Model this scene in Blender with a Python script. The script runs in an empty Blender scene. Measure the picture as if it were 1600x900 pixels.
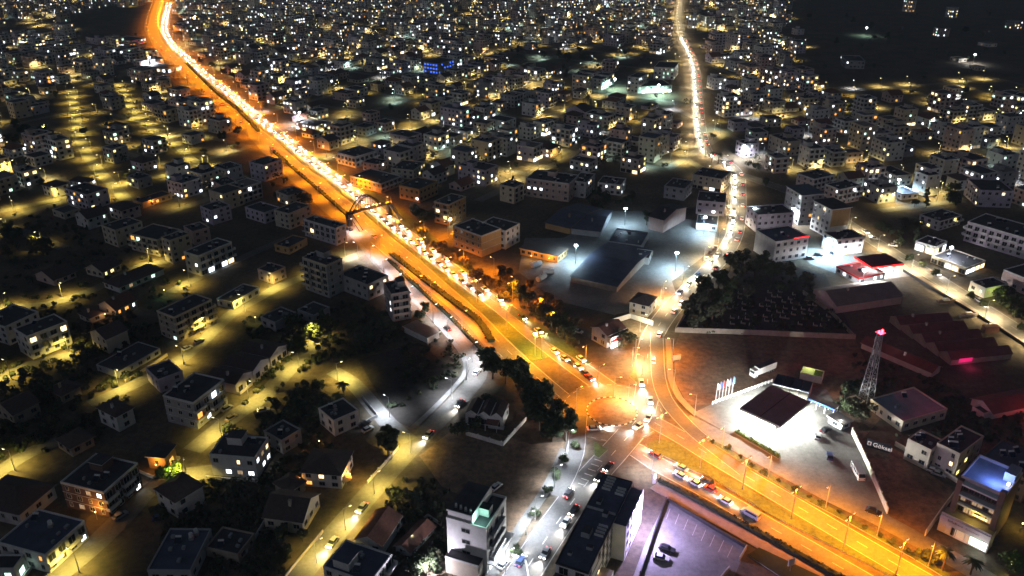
import bpy, math, random
from mathutils import Vector, Matrix

rnd = random.Random(7)
R = math.radians
SC = bpy.context.scene
COL = SC.collection

# ---------------------------------------------------------------- camera, world, sun, exposure
FOC, HC, PITCH = 1300.0, 160.0, R(25.85)
cam_d = bpy.data.cameras.new('camera')
cam_d.sensor_width = 36.0
cam_d.lens = FOC / 1600.0 * 36.0
cam_d.clip_start = 1.0
cam_d.clip_end = 20000.0
cam = bpy.data.objects.new('camera', cam_d)
cam.location = (0, 0, HC)
cam.rotation_euler = (R(90) - PITCH, 0, 0)
COL.objects.link(cam)
SC.camera = cam

world = bpy.data.worlds.new('World')
SC.world = world
world.use_nodes = True
wn = world.node_tree
sky = wn.nodes.new('ShaderNodeTexSky')
sky.sky_type = 'NISHITA'
sky.sun_disc = False
sky.sun_elevation = R(28)
sky.sun_rotation = R(215)
sky.air_density = 1.6
sky.dust_density = 0.4
wn.links.new(sky.outputs[0], wn.nodes['Background'].inputs[0])
wn.nodes['Background'].inputs[1].default_value = 0.0098

sun_d = bpy.data.lights.new('fill_sun', 'SUN')  # soft bluish fill added to lift the facades; no moon seen
sun_d.energy = 0.07
sun_d.angle = R(28)
sun_d.color = (0.74, 0.70, 1.0)
sun = bpy.data.objects.new('fill_sun', sun_d)
sun.rotation_euler = (R(62), 0, R(-35))
COL.objects.link(sun)

vs = SC.view_settings
vs.view_transform = 'Standard'
vs.look = 'None'
vs.exposure = 0.25
vs.gamma = 1.0
vs.use_curve_mapping = False
SC.render.engine = 'CYCLES'
SC.cycles.use_denoising = True
SC.cycles.use_light_tree = True
SC.cycles.use_adaptive_sampling = True
SC.cycles.adaptive_threshold = 0.035
SC.cycles.adaptive_min_samples = 24
SC.cycles.max_bounces = 2
SC.cycles.diffuse_bounces = 1
SC.cycles.glossy_bounces = 1
SC.cycles.sample_clamp_indirect = 3.0
SC.cycles.sample_clamp_direct = 0.0

# ---------------------------------------------------------------- pixel of the photograph -> ground
SP, CP = math.sin(PITCH), math.cos(PITCH)
YH = 450 - FOC * math.tan(PITCH)
YN = 450 + FOC / math.tan(PITCH)
def P(x, y, z=0.0):
    u, v = (x - 800) / FOC, (450 - y) / FOC
    dz = -SP + CP * v
    t = (z - HC) / dz
    return Vector((u * t, (CP + SP * v) * t, z))
def px(p):
    X, Y, Z = p[0], p[1], p[2] - HC
    d = Y * CP - Z * SP
    return 800 + FOC * X / d, 450 - FOC * (Y * SP + Z * CP) / d
def hgt(yt, h):
    yb = yt + h
    return HC * (h / (yb - YH)) * ((YN - YH) / (YN - yt))
def PP(pts, z=0.0):
    return [P(a, b, z) for a, b in pts]

# ---------------------------------------------------------------- materials
MATS = {}
def mat(name, col, rough=0.8, var=0.25, scale=0.6, metal=0.0, emit=None, power=0.0, coord='Object', bump=0.0, fine=0.0, finek=0.45, col2=None, detail=6.0, spec=0.5, contrast=1.0):
    m = bpy.data.materials.new(name)
    m.use_nodes = True
    nt = m.node_tree
    b = nt.nodes['Principled BSDF']
    b.inputs['Roughness'].default_value = rough
    b.inputs['Metallic'].default_value = metal
    b.inputs['Specular IOR Level'].default_value = spec
    b.inputs['Base Color'].default_value = (*col, 1)
    if var > 0:
        if coord == 'World':
            tc = nt.nodes.new('ShaderNodeNewGeometry'); src = tc.outputs['Position']
        else:
            tc = nt.nodes.new('ShaderNodeTexCoord'); src = tc.outputs['Object']
        n = nt.nodes.new('ShaderNodeTexNoise')
        n.inputs['Scale'].default_value = scale
        n.inputs['Detail'].default_value = detail
        n.inputs['Roughness'].default_value = 0.65
        nt.links.new(src, n.inputs['Vector'])
        mr = nt.nodes.new('ShaderNodeMapRange')
        mr.inputs[1].default_value = 0.5 - 0.22 / contrast
        mr.inputs[2].default_value = 0.5 + 0.22 / contrast
        nt.links.new(n.outputs[0], mr.inputs[0])
        mx = nt.nodes.new('ShaderNodeMix'); mx.data_type = 'RGBA'
        a = col2 if col2 else tuple(c * (1 - var) for c in col)
        c2 = col if col2 else tuple(min(1, c * (1 + var)) for c in col)
        mx.inputs['A'].default_value = (*a, 1)
        mx.inputs['B'].default_value = (*c2, 1)
        nt.links.new(mr.outputs[0], mx.inputs['Factor'])
        out = mx.outputs['Result']
        if fine:
            n2 = nt.nodes.new('ShaderNodeTexNoise')
            n2.inputs['Scale'].default_value = fine; n2.inputs['Detail'].default_value = 8.0; n2.inputs['Roughness'].default_value = 0.75
            nt.links.new(src, n2.inputs['Vector'])
            m2 = nt.nodes.new('ShaderNodeMapRange')
            m2.inputs[1].default_value = 0.36; m2.inputs[2].default_value = 0.64; m2.inputs[3].default_value = 1 - finek; m2.inputs[4].default_value = 1 + finek
            nt.links.new(n2.outputs[0], m2.inputs[0])
            sc_ = nt.nodes.new('ShaderNodeVectorMath'); sc_.operation = 'SCALE'
            nt.links.new(out, sc_.inputs[0]); nt.links.new(m2.outputs[0], sc_.inputs['Scale'])
            out = sc_.outputs[0]
        nt.links.new(out, b.inputs['Base Color'])
        if bump:
            bp = nt.nodes.new('ShaderNodeBump')
            bp.inputs['Strength'].default_value = bump
            bp.inputs['Distance'].default_value = 0.3
            nt.links.new(n.outputs[0], bp.inputs['Height'])
            nt.links.new(bp.outputs[0], b.inputs['Normal'])
    if emit:
        b.inputs['Emission Color'].default_value = (*emit, 1)
        b.inputs['Emission Strength'].default_value = power
        m.cycles.emission_sampling = 'NONE'
    MATS[name] = m
    return m

mat('earth', (0.17, 0.125, 0.085), 0.95, coord='World', scale=0.045, col2=(0.035, 0.034, 0.02), bump=0.3, detail=10, fine=0.5)
mat('field', (0.30, 0.20, 0.125), 0.95, coord='World', scale=0.06, col2=(0.13, 0.085, 0.055), bump=0.35, detail=12, fine=0.45)
mat('dark_field', (0.07, 0.055, 0.05), 0.95, coord='World', scale=0.09, col2=(0.025, 0.024, 0.02), bump=0.35, detail=12, fine=0.5)
mat('grass', (0.10, 0.14, 0.035), 0.95, coord='World', scale=0.25, col2=(0.04, 0.065, 0.018), bump=0.3, detail=10, fine=0.9)
mat('asphalt', (0.15, 0.145, 0.14), 0.75, coord='World', scale=0.10, col2=(0.075, 0.073, 0.07), detail=12, fine=1.2, finek=.22)
mat('asphalt_worn', (0.20, 0.185, 0.165), 0.8, coord='World', scale=0.09, col2=(0.11, 0.10, 0.09), detail=12, fine=0.8, finek=.22)
mat('concrete', (0.27, 0.26, 0.25), 0.8, coord='World', scale=0.12, col2=(0.14, 0.135, 0.13), detail=12, fine=0.7, finek=.2)
mat('paving', (0.36, 0.29, 0.25), 0.85, coord='World', scale=0.5, col2=(0.24, 0.19, 0.165), detail=10)
mat('kerb', (0.45, 0.43, 0.40), 0.8, coord='World', scale=1.2)
mat('paint', (0.72, 0.71, 0.67), 0.6, coord='World', scale=1.6, col2=(0.42, 0.41, 0.39))
mat('white', (0.74, 0.73, 0.72), 0.75, 0.16, 0.35)
mat('cream', (0.66, 0.58, 0.47), 0.8, 0.16, 0.35)
mat('pink', (0.66, 0.50, 0.46), 0.8, 0.16, 0.35)
mat('lavender', (0.62, 0.56, 0.66), 0.8, 0.14, 0.35)
mat('grey', (0.42, 0.42, 0.44), 0.8, 0.2, 0.35)
mat('stone', (0.40, 0.33, 0.27), 0.85, 0.25, 0.5)
mat('brown', (0.17, 0.105, 0.085), 0.8, 0.2, 0.5)
mat('ochre', (0.56, 0.36, 0.16), 0.8, 0.15, 0.35)  # panel and parasol colour; on orange-lit walls it paints lamp light
mat('roof_dark', (0.052, 0.052, 0.062), 0.7, 0.5, 0.3, detail=10)
mat('roof_blue', (0.08, 0.09, 0.14), 0.55, 0.4, 0.25, detail=10)
mat('roof_pale', (0.30, 0.30, 0.36), 0.6, 0.25, 0.25)
mat('roof_brown', (0.23, 0.185, 0.165), 0.6, 0.25, 0.3)
mat('roof_red', (0.17, 0.055, 0.05), 0.7, 0.3, 0.4)  # own red of canopy and shop; red mast light painted onto sheds
mat('tile', (0.20, 0.085, 0.06), 0.8, 0.35, 1.3)
mat('tile_dark', (0.085, 0.06, 0.055), 0.8, 0.35, 1.3)
mat('glass', (0.02, 0.025, 0.03), 0.12, 0.0)
mat('glass_roof', (0.30, 0.30, 0.25), 0.3, 0.3, 1.0)
mat('solar', (0.012, 0.016, 0.035), 0.2, 0.0)
mat('metal', (0.45, 0.46, 0.48), 0.45, 0.1, 2.0, metal=0.6)
mat('dark_metal', (0.05, 0.05, 0.055), 0.5, 0.1, 2.0, metal=0.5)
mat('trunk', (0.09, 0.065, 0.045), 0.95, 0.3, 2.0)
mat('leaf', (0.058, 0.082, 0.03), 0.8, coord='World', scale=0.7, col2=(0.022, 0.035, 0.013))
mat('leaf_olive', (0.085, 0.088, 0.042), 0.8, coord='World', scale=0.7, col2=(0.035, 0.04, 0.02))
mat('leaf_lamp_tint', (0.14, 0.095, 0.035), 0.8, coord='World', scale=0.7, col2=(0.06, 0.045, 0.02))  # brown tint puts the orange lamp light into the leaves
mat('leaf_bright', (0.12, 0.20, 0.03), 0.8, coord='World', scale=0.9, col2=(0.05, 0.1, 0.015))
mat('hedge', (0.03, 0.045, 0.018), 0.9, coord='World', scale=0.9, col2=(0.012, 0.02, 0.009))
mat('rubber', (0.02, 0.02, 0.02), 0.8, 0.0)
mat('red_plastic', (0.55, 0.02, 0.02), 0.4, 0.0)
mat('blue_plastic', (0.05, 0.15, 0.55), 0.4, 0.0)
mat('black', (0.012, 0.012, 0.014), 0.6, 0.0)
for nm, c in (('car_white', (0.78, 0.78, 0.78)), ('car_silver', (0.42, 0.43, 0.45)), ('car_black', (0.02, 0.02, 0.024)),
              ('car_red', (0.35, 0.03, 0.025)), ('car_blue', (0.04, 0.07, 0.18)), ('car_beige', (0.45, 0.37, 0.26))):
    mat(nm, c, 0.3, 0.0)
def glow(name, col, power, base=0.5):
    return mat(name, tuple(base * c for c in col), 0.5, 0.0, emit=col, power=power)
glow('lit_warm', (1.0, 0.70, 0.36), 2.6)
glow('lit_white', (0.86, 0.95, 1.0), 3.6)
glow('lit_green', (0.62, 1.0, 0.78), 1.9)
glow('lit_yellow', (1.0, 0.80, 0.28), 2.2)
glow('lit_orange', (1.0, 0.42, 0.08), 1.6)
glow('lit_blue', (0.05, 0.16, 1.0), 2.2)
glow('lit_violet', (0.25, 0.2, 1.0), 2.2)
glow('lit_dim', (1.0, 0.7, 0.4), 0.32)
glow('sodium_bulb', (1.0, 0.62, 0.2), 9.0)
glow('yellow_bulb', (1.0, 0.86, 0.45), 7.0)
glow('white_bulb', (0.9, 0.97, 1.0), 10.0)
glow('flood_bulb', (0.85, 0.97, 1.0), 60.0)
glow('headlamp', (1.0, 0.95, 0.86), 60.0)
glow('taillamp', (1.0, 0.05, 0.03), 10.0)
glow('beacon', (1.0, 0.02, 0.04), 30.0)
glow('sign_white', (1.0, 0.98, 0.98), 3.2)
glow('sign_red', (1.0, 0.02, 0.02), 2.2)
glow('sign_magenta', (1.0, 0.03, 0.25), 0.45)
glow('sign_soft', (1.0, 0.88, 0.85), 0.5)
glow('panel_light', (0.95, 1.0, 0.93), 8.0)

# ---------------------------------------------------------------- mesh collecting helpers
class MB:
    def __init__(s):
        s.v, s.f, s.m, s.mats = [], [], [], []
    def slot(s, m):
        if m not in s.mats: s.mats.append(m)
        return s.mats.index(m)
    def face(s, pts, m):
        n = len(s.v)
        s.v.extend([tuple(p) for p in pts])
        s.f.append(tuple(range(n, n + len(pts)))); s.m.append(s.slot(m))
    def box(s, x0, y0, z0, x1, y1, z1, m, top=None, nobottom=False, xf=None):
        c = [(x0, y0, z0), (x1, y0, z0), (x1, y1, z0), (x0, y1, z0), (x0, y0, z1), (x1, y0, z1), (x1, y1, z1), (x0, y1, z1)]
        if xf: c = [tuple(xf(Vector(q))) for q in c]
        n = len(s.v); s.v.extend(c)
        k = s.slot(m); kt = s.slot(top) if top else k
        fs = [(4, 5, 6, 7), (0, 1, 5, 4), (1, 2, 6, 5), (2, 3, 7, 6), (3, 0, 4, 7)]
        ks = [kt, k, k, k, k]
        if not nobottom: fs.append((3, 2, 1, 0)); ks.append(k)
        s.f.extend([tuple(n + i for i in q) for q in fs]); s.m.extend(ks)
        return s
    def prism(s, poly, z0, z1, m, top=None):
        k = len(poly)
        area = sum(poly[i][0] * poly[(i + 1) % k][1] - poly[(i + 1) % k][0] * poly[i][1] for i in range(k))
        if area < 0: poly = poly[::-1]
        lo = [(p[0], p[1], z0) for p in poly]; hi = [(p[0], p[1], z1) for p in poly]
        s.face(hi, top or m); s.face(lo[::-1], m)
        for i in range(k):
            j = (i + 1) % k
            s.face([lo[i], lo[j], hi[j], hi[i]], m)
        return s
    def tube(s, a, b, ra, rb, m, n=8, caps=True):
        a, b = Vector(a), Vector(b)
        d = (b - a).normalized()
        q = d.to_track_quat('Z', 'Y')
        ra_, rb_ = [], []
        for i in range(n):
            t = 2 * math.pi * i / n
            o = q @ Vector((math.cos(t), math.sin(t), 0))
            ra_.append(a + o * ra); rb_.append(b + o * rb)
        for i in range(n):
            j = (i + 1) % n
            s.face([ra_[i], ra_[j], rb_[j], rb_[i]], m)
        if caps:
            s.face(rb_, m); s.face(ra_[::-1], m)
        return s
    def bar(s, a, b, w, h, m):
        a, b = Vector(a), Vector(b)
        d = (b - a)
        L = d.length; d.normalize()
        q = d.to_track_quat('X', 'Z')
        s.box(0, -w / 2, -h / 2, L, w / 2, h / 2, m, xf=lambda p: a + q @ p)
        return s
    def mesh(s, name):
        me = bpy.data.meshes.new(name)
        me.from_pydata(s.v, [], s.f)
        for m in s.mats: me.materials.append(MATS[m])
        me.polygons.foreach_set('material_index', s.m)
        me.update()
        return me
    def build(s, name, parent=None, kind=None, loc=None, rz=0.0, smooth=False):
        if not s.f: return None
        me = s.mesh(name)
        if smooth:
            me.polygons.foreach_set('use_smooth', [True] * len(me.polygons))
        return put(name, me, parent, kind, loc, rz)
def put(name, me, parent=None, kind=None, loc=None, rz=0.0, sc=None):
    o = bpy.data.objects.new(name, me)
    COL.objects.link(o)
    if parent: o.parent = parent
    if kind: o['kind'] = kind
    if loc is not None: o.location = loc
    if rz: o.rotation_euler = (0, 0, rz)
    if sc is not None: o.scale = sc if hasattr(sc, '__len__') else (sc, sc, sc)
    return o
def tag(o, label, cat, group=None):
    o['label'] = label; o['category'] = cat
    if group: o['group'] = group
    return o
def thing(name, label, cat, loc, rz=0.0, group=None, sc=None):
    return tag(put(name, None, None, None, loc, rz, sc), label, cat, group)
def light(name, kind, parent, loc, energy, col, rot=None, size=0.3, cone=160, blend=0.6):
    d = bpy.data.lights.new(name, kind)
    d.energy = energy; d.color = col
    if kind == 'SPOT':
        d.spot_size = R(cone); d.spot_blend = blend; d.shadow_soft_size = size
    elif kind == 'POINT':
        d.shadow_soft_size = size
    else:
        d.size = size
    o = bpy.data.objects.new(name, d)
    COL.objects.link(o)
    o.parent = parent; o.location = loc
    if rot: o.rotation_euler = rot
    return o

# ---------------------------------------------------------------- curves on the ground
def smooth(pts, step=6.0):
    out = []
    n = len(pts)
    for i in range(n - 1):
        p0 = pts[max(i - 1, 0)]; p1 = pts[i]; p2 = pts[i + 1]; p3 = pts[min(i + 2, n - 1)]
        k = max(2, int((p2 - p1).length / step))
        for j in range(k):
            t = j / k
            a = 2 * p1; b = (p2 - p0); c = (2 * p0 - 5 * p1 + 4 * p2 - p3); d = (-p0 + 3 * p1 - 3 * p2 + p3)
            out.append(0.5 * (a + b * t + c * t * t + d * t ** 3))
    out.append(pts[-1].copy())
    return out
def normals(pts):
    ns = []
    for i in range(len(pts)):
        d = pts[min(i + 1, len(pts) - 1)] - pts[max(i - 1, 0)]
        d.z = 0; d.normalize()
        ns.append(Vector((-d.y, d.x, 0)))
    return ns
def shift(pts, off):
    return [p + n * off for p, n in zip(pts, normals(pts))]
def length_of(pts):
    return sum((pts[i + 1] - pts[i]).length for i in range(len(pts) - 1))
def along(pts, step, start=0.0):
    out = []; acc = -start
    nxt = 0.0
    for i in range(len(pts) - 1):
        d = pts[i + 1] - pts[i]; L = d.length
        if L < 1e-6: continue
        while acc + L >= nxt:
            t = (nxt - acc) / L
            if t >= 0: out.append((pts[i] + d * t, d.normalized()))
            nxt += step
        acc += L
    return out
def strip(mb, pts, w, z, m):
    l = shift(pts, w / 2); r = shift(pts, -w / 2)
    for i in range(len(pts) - 1):
        mb.face([(r[i].x, r[i].y, z), (r[i + 1].x, r[i + 1].y, z), (l[i + 1].x, l[i + 1].y, z), (l[i].x, l[i].y, z)], m)
def raised(mb, pts, w, z0, z1, m):
    l = shift(pts, w / 2); r = shift(pts, -w / 2)
    for i in range(len(pts) - 1):
        a, b, c, d = r[i], r[i + 1], l[i + 1], l[i]
        mb.face([(a.x, a.y, z1), (b.x, b.y, z1), (c.x, c.y, z1), (d.x, d.y, z1)], m)
        mb.face([(a.x, a.y, z0), (b.x, b.y, z0), (b.x, b.y, z1), (a.x, a.y, z1)], m)
        mb.face([(c.x, c.y, z0), (d.x, d.y, z0), (d.x, d.y, z1), (c.x, c.y, z1)], m)
    for i, s in ((0, 1), (len(pts) - 1, -1)):
        q = [(r[i].x, r[i].y, z0), (r[i].x, r[i].y, z1), (l[i].x, l[i].y, z1), (l[i].x, l[i].y, z0)]
        mb.face(q if s > 0 else q[::-1], m)
ROADS = []     # (points, half width) kept clear of houses
ZR = [0.05]
LANES = []
def road(name, pix, w, m='asphalt', clear=3.0, world_pts=None, lines=True, edge=True):
    pts = smooth(world_pts or PP(pix))
    ZR[0] += 0.005
    z = ZR[0]
    mb = MB(); strip(mb, pts, w, z, m)
    o = mb.build(name, kind='structure')
    ROADS.append((pts, w / 2 + clear))
    if name == 'street' and m != 'concrete': LANES.append((pts, w))
    mk = MB()
    if lines:
        for p, d in along(pts, 9.0, 3.0):
            if p.y > 700: break
            n = Vector((-d.y, d.x, 0))
            a = p - d * 1.6; b = p + d * 1.6
            mk.face([(q.x, q.y, z + 0.0025) for q in (a - n * .09, b - n * .09, b + n * .09, a + n * .09)], 'paint')
    if edge:
        for s in (-1, 1):
            strip(mk, [q for q in shift(pts, s * (w / 2 - 0.35))], 0.16, z + 0.0025, 'paint')
    if mk.f:
        mo = mk.build('lane_marking', o)
        mo['kind'] = 'stuff'
    return o, pts, z
def near_road(p, extra=0.0):
    for pts, hw in ROADS:
        h = hw + extra
        for i in range(0, len(pts) - 1):
            a, b = pts[i], pts[i + 1]
            dx, dy = b.x - a.x, b.y - a.y
            L2 = dx * dx + dy * dy
            if L2 < 1e-9: continue
            t = max(0, min(1, ((p.x - a.x) * dx + (p.y - a.y) * dy) / L2))
            ex, ey = p.x - a.x - t * dx, p.y - a.y - t * dy
            if ex * ex + ey * ey < h * h: return True
    return False
def inside(pt, poly):
    x, y = pt; c = False; n = len(poly)
    for i in range(n):
        x1, y1 = poly[i]; x2, y2 = poly[i - 1]
        if (y1 > y) != (y2 > y) and x < (x2 - x1) * (y - y1) / (y2 - y1) + x1: c = not c
    return c
ZL = [0.004]
def lot(name, pix, m, step=True):
    ZL[0] += 0.004
    mb = MB()
    q = [P(a, b) for a, b in pix]
    ar = sum(q[i].x * q[(i + 1) % len(q)].y - q[(i + 1) % len(q)].x * q[i].y for i in range(len(q)))
    if ar < 0: q = q[::-1]
    mb.face([(p.x, p.y, ZL[0]) for p in q], m)
    return mb.build(name, kind='structure')

# ================================================================= the setting
g = MB()
N = 12
for i in range(N):
    for j in range(N):
        x0, x1 = -6000 + 12000 * i / N, -6000 + 12000 * (i + 1) / N
        y0, y1 = -2000 + 12000 * j / N, -2000 + 12000 * (j + 1) / N
        g.face([(x0, y0, 0), (x1, y0, 0), (x1, y1, 0), (x0, y1, 0)], 'earth')
g.build('ground', kind='structure')

lot('dirt_field', [(1052, 545), (1062, 521), (1336, 529), (1388, 640), (1345, 690), (1290, 610), (1205, 592), (1113, 632), (1075, 632), (1056, 598)], 'field')
lot('dirt_field', [(1336, 684), (1400, 702), (1495, 770), (1444, 838), (1390, 806)], 'field')
lot('dirt_field', [(655, 712), (722, 660), (830, 694), (882, 690), (872, 740), (800, 860), (770, 800), (690, 760)], 'field')
lot('dark_field', [(560, 562), (655, 535), (722, 592), (640, 668), (612, 655)], 'dark_field')
lot('dark_field', [(1085, 440), (1180, 400), (1290, 430), (1335, 525), (1064, 517)], 'dark_field')
lot('forecourt', [(1082, 646), (1113, 631), (1205, 591), (1292, 609), (1345, 690), (1390, 806), (1384, 812), (1200, 712)], 'concrete')
lot('parking_lot', [(1040, 783), (1166, 858), (1130, 940), (975, 940), (1008, 850)], 'concrete')
lot('yard', [(820, 372), (880, 372), (960, 330), (1000, 330), (1120, 350), (1115, 388), (1050, 440), (1060, 470), (960, 492), (870, 470), (810, 425)], 'concrete')
lot('yard', [(1240, 384), (1330, 395), (1420, 412), (1440, 430), (1340, 440), (1265, 412)], 'concrete')
lot('lawn', [(470, 226), (560, 282), (650, 345), (740, 425), (835, 510), (815, 520), (725, 442), (640, 372), (545, 290), (462, 232)], 'grass')

# --- dual carriageway: the median line, carriageways either side of it
MED = smooth(PP([(259, -34), (258, 0), (249, 38), (252, 57), (262, 73), (284, 93), (309, 117), (330, 133), (360, 158), (394, 189), (434, 220),
                 (468, 250), (514, 285), (557, 320), (600, 357), (650, 397), (690, 430), (727, 460), (765, 490), (800, 523), (845, 562), (900, 606), (925, 624)]), 8.0)
def half_median(p):
    return 1.3 + max(0.0, min(1.0, (360 - p.y) / 110.0)) * 2.9
nm = normals(MED)
LEFT = [p - n * (half_median(p) + 6.0) for p, n in zip(MED, nm)]
RIGHT = [p + n * (half_median(p) + 4.8) for p, n in zip(MED, nm)]
def way(name, pts, w, m, lanes):
    ZR[0] += 0.005
    z = ZR[0]
    mb = MB(); strip(mb, pts, w, z, m)
    o = mb.build(name, kind='structure')
    ROADS.append((pts, w / 2 + 4))
    mk = MB()
    for s in (-1, 1): strip(mk, shift(pts, s * (w / 2 - 0.4)), 0.18, z + 0.0025, 'paint')
    for k in range(1, lanes):
        off = -w / 2 + w * k / lanes
        for p, d in along(shift(pts, off), 11.0):
            if p.y > 700: continue
            n = Vector((-d.y, d.x, 0))
            a = p - d * 2; b = p + d * 2
            mk.face([(q.x, q.y, z + 0.0025) for q in (a - n * .09, b - n * .09, b + n * .09, a + n * .09)], 'paint')
    mk.build('lane_marking', o)['kind'] = 'stuff'
    return o
way('highway', LEFT, 12.0, 'asphalt_worn', 3)
way('highway', RIGHT, 9.6, 'asphalt_worn', 2)
mb = MB()
n_end = [i for i, p in enumerate(MED) if p.y > 262]
mp = [MED[i] for i in n_end]
l = [p + n * (half_median(p) - 0.05) for p, n in zip(mp, normals(mp))]
r = [p - n * (half_median(p) - 0.05) for p, n in zip(mp, normals(mp))]
for i in range(len(mp) - 1):
    z = 0.2
    mb.face([(r[i].x, r[i].y, z), (r[i + 1].x, r[i + 1].y, z), (l[i + 1].x, l[i + 1].y, z), (l[i].x, l[i].y, z)], 'grass')
    mb.face([(r[i + 1].x, r[i + 1].y, z), (r[i].x, r[i].y, z), (r[i].x, r[i].y, 0), (r[i + 1].x, r[i + 1].y, 0)], 'kerb')
    mb.face([(l[i].x, l[i].y, z), (l[i + 1].x, l[i + 1].y, z), (l[i + 1].x, l[i + 1].y, 0), (l[i].x, l[i].y, 0)], 'kerb')
i = len(mp) - 1
mb.face([(r[i].x, r[i].y, 0), (l[i].x, l[i].y, 0), (l[i].x, l[i].y, 0.2), (r[i].x, r[i].y, 0.2)], 'kerb')
mb.build('median_strip', kind='structure')

# --- roundabout
RC = P(956, 643)
ZR[0] += 0.005
mb = MB()
mb.face([(RC.x + 17.5 * math.cos(t * math.pi / 32), RC.y + 17.5 * math.sin(t * math.pi / 32), ZR[0]) for t in range(64)], 'asphalt_worn')
rb = mb.build('roundabout', kind='structure')
mk = MB()
for t in range(60):
    if t % 2: continue
    a0, a1 = t * math.pi / 30, (t + 1) * math.pi / 30
    mk.face([(RC.x + q * math.cos(a), RC.y + q * math.sin(a), ZR[0] + 0.0025) for q, a in ((16.6, a0), (16.8, a0), (16.8, a1), (16.6, a1))], 'paint')
mk.build('lane_marking', rb)['kind'] = 'stuff'
ROADS.append(([RC, RC + Vector((0.1, 0, 0))], 20.0))
mb = MB()
ring = [(8.2 * math.cos(t * math.pi / 24), 8.2 * math.sin(t * math.pi / 24)) for t in range(48)]
for k in range(48):
    a, b = ring[k], ring[(k + 1) % 48]
    mb.face([(0, 0, 0.42), (a[0] * .5, a[1] * .5, 0.36), (b[0] * .5, b[1] * .5, 0.36)], 'field')
    mb.face([(a[0] * .5, a[1] * .5, 0.36), (a[0], a[1], 0.22), (b[0], b[1], 0.22), (b[0] * .5, b[1] * .5, 0.36)], 'field')
isl = mb.build('traffic_island', kind='structure', loc=(RC.x, RC.y, 0))
blk = {}
for c in ('white', 'black'):
    q = MB(); q.box(-0.52, -0.16, 0.0, 0.52, 0.16, 0.34, c); blk[c] = q.mesh('kerb_block')
for k in range(48):
    t = (k + .5) * math.pi / 24
    o = put('kerb_block', blk['white' if k % 2 else 'black'], isl, None, (8.42 * math.cos(t), 8.42 * math.sin(t), 0.0), t + math.pi / 2)

# --- the roads that meet at the roundabout
road('road', [(962, 690), (995, 704), (1025, 724), (1087, 757), (1150, 792), (1200, 822), (1260, 856), (1350, 908), (1450, 968)], 7.4, 'asphalt_worn')
road('road', [(985, 640), (1040, 670), (1072, 688), (1107, 710), (1160, 741), (1240, 788), (1330, 841), (1400, 882), (1480, 928)], 7.2, 'asphalt_worn')
road('service_road', [(1070, 655), (1130, 685), (1200, 722), (1300, 776), (1364, 806), (1420, 836), (1500, 880), (1570, 922)], 6.4, 'concrete', lines=False, edge=False)
_, SIDE, _ = road('road', [(985, 668), (1005, 640), (1012, 605), (1011, 565), (1017, 532), (1035, 500), (1060, 470), (1085, 445), (1110, 420), (1133, 395), (1148, 365),
                 (1153, 335), (1154, 300), (1153, 277), (1144, 262), (1125, 248), (1105, 238), (1097, 215), (1093, 190), (1091, 160), (1089, 130), (1085, 100),
                 (1075, 75), (1066, 55), (1062, 25), (1066, 0), (1068, -30)], 9.0, 'asphalt')
road('slip_road', [(1026, 520), (1027, 555), (1029, 590), (1039, 622), (1060, 650), (1088, 678), (1118, 702), (1165, 738)], 5.6, 'asphalt', lines=False)
_, EAST, _ = road('road', [(1152, 272), (1190, 284), (1250, 306), (1300, 334), (1350, 367), (1382, 387), (1412, 406), (1450, 427), (1482, 447), (1520, 471), (1600, 523), (1700, 590)], 9.0, 'asphalt_worn')
_, SOUTH, _ = road('road', [(985, 678), (955, 712), (925, 745), (890, 790), (856, 838), (820, 893), (795, 932)], 9.6, 'asphalt')
road('slip_road', [(905, 650), (902, 680), (899, 708), (886, 742), (868, 775)], 6.0, 'asphalt', lines=False)
_, SERV, _ = road('service_road', [(255, 82), (285, 113), (330, 152), (370, 187), (400, 216), (430, 250), (470, 287), (510, 324), (545, 354), (575, 388), (600, 416), (650, 464),
                 (690, 500), (722, 530), (742, 558), (748, 580), (737, 602), (702, 640), (660, 682), (620, 724), (570, 780), (520, 838), (470, 897), (430, 947)], 7.0, 'asphalt_worn', edge=False)
road('street', [(570, 394), (535, 408), (495, 425), (440, 447), (400, 468), (360, 492), (310, 540), (270, 570), (200, 606), (140, 632)], 6.0, 'asphalt_worn', 2, lines=False, edge=False)
road('street', [(-10, 332), (40, 322), (110, 308), (180, 292), (235, 279), (300, 266), (345, 258)], 6.5, 'asphalt_worn', 1.5, lines=False, edge=False)
road('street', [(112, 140), (118, 180), (128, 225), (150, 262), (180, 293), (205, 320)], 7.0, 'asphalt_worn', 1.5, lines=False, edge=False)
road('street', [(185, 130), (195, 150), (215, 183), (245, 208), (275, 226), (300, 250), (325, 268)], 6.5, 'asphalt_worn', 1.5, lines=False, edge=False)
road('street', [(-20, 484), (10, 480), (70, 477), (130, 459), (165, 444), (215, 418), (265, 408), (300, 400)], 6.0, 'asphalt_worn', 1, lines=False, edge=False)
road('street', [(265, 458), (290, 444), (312, 433), (375, 405), (405, 391), (450, 372)], 5.5, 'asphalt_worn', 1, lines=False, edge=False)
road('street', [(-30, 606), (20, 582), (60, 566), (110, 556)], 6.0, 'asphalt_worn', 1, lines=False, edge=False)
road('street', [(300, 705), (340, 672), (372, 646), (410, 622), (445, 584), (490, 540), (510, 520)], 7.0, 'asphalt_worn', 1, lines=False, edge=False)
road('street', [(60, 925), (92, 898), (150, 850), (205, 795), (232, 765), (268, 748), (325, 738), (380, 742)], 7.0, 'asphalt_worn', 1, lines=False, edge=False)
road('street', [(-30, 760), (10, 730), (50, 706), (90, 690)], 6.0, 'asphalt_worn', 1, lines=False, edge=False)
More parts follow.
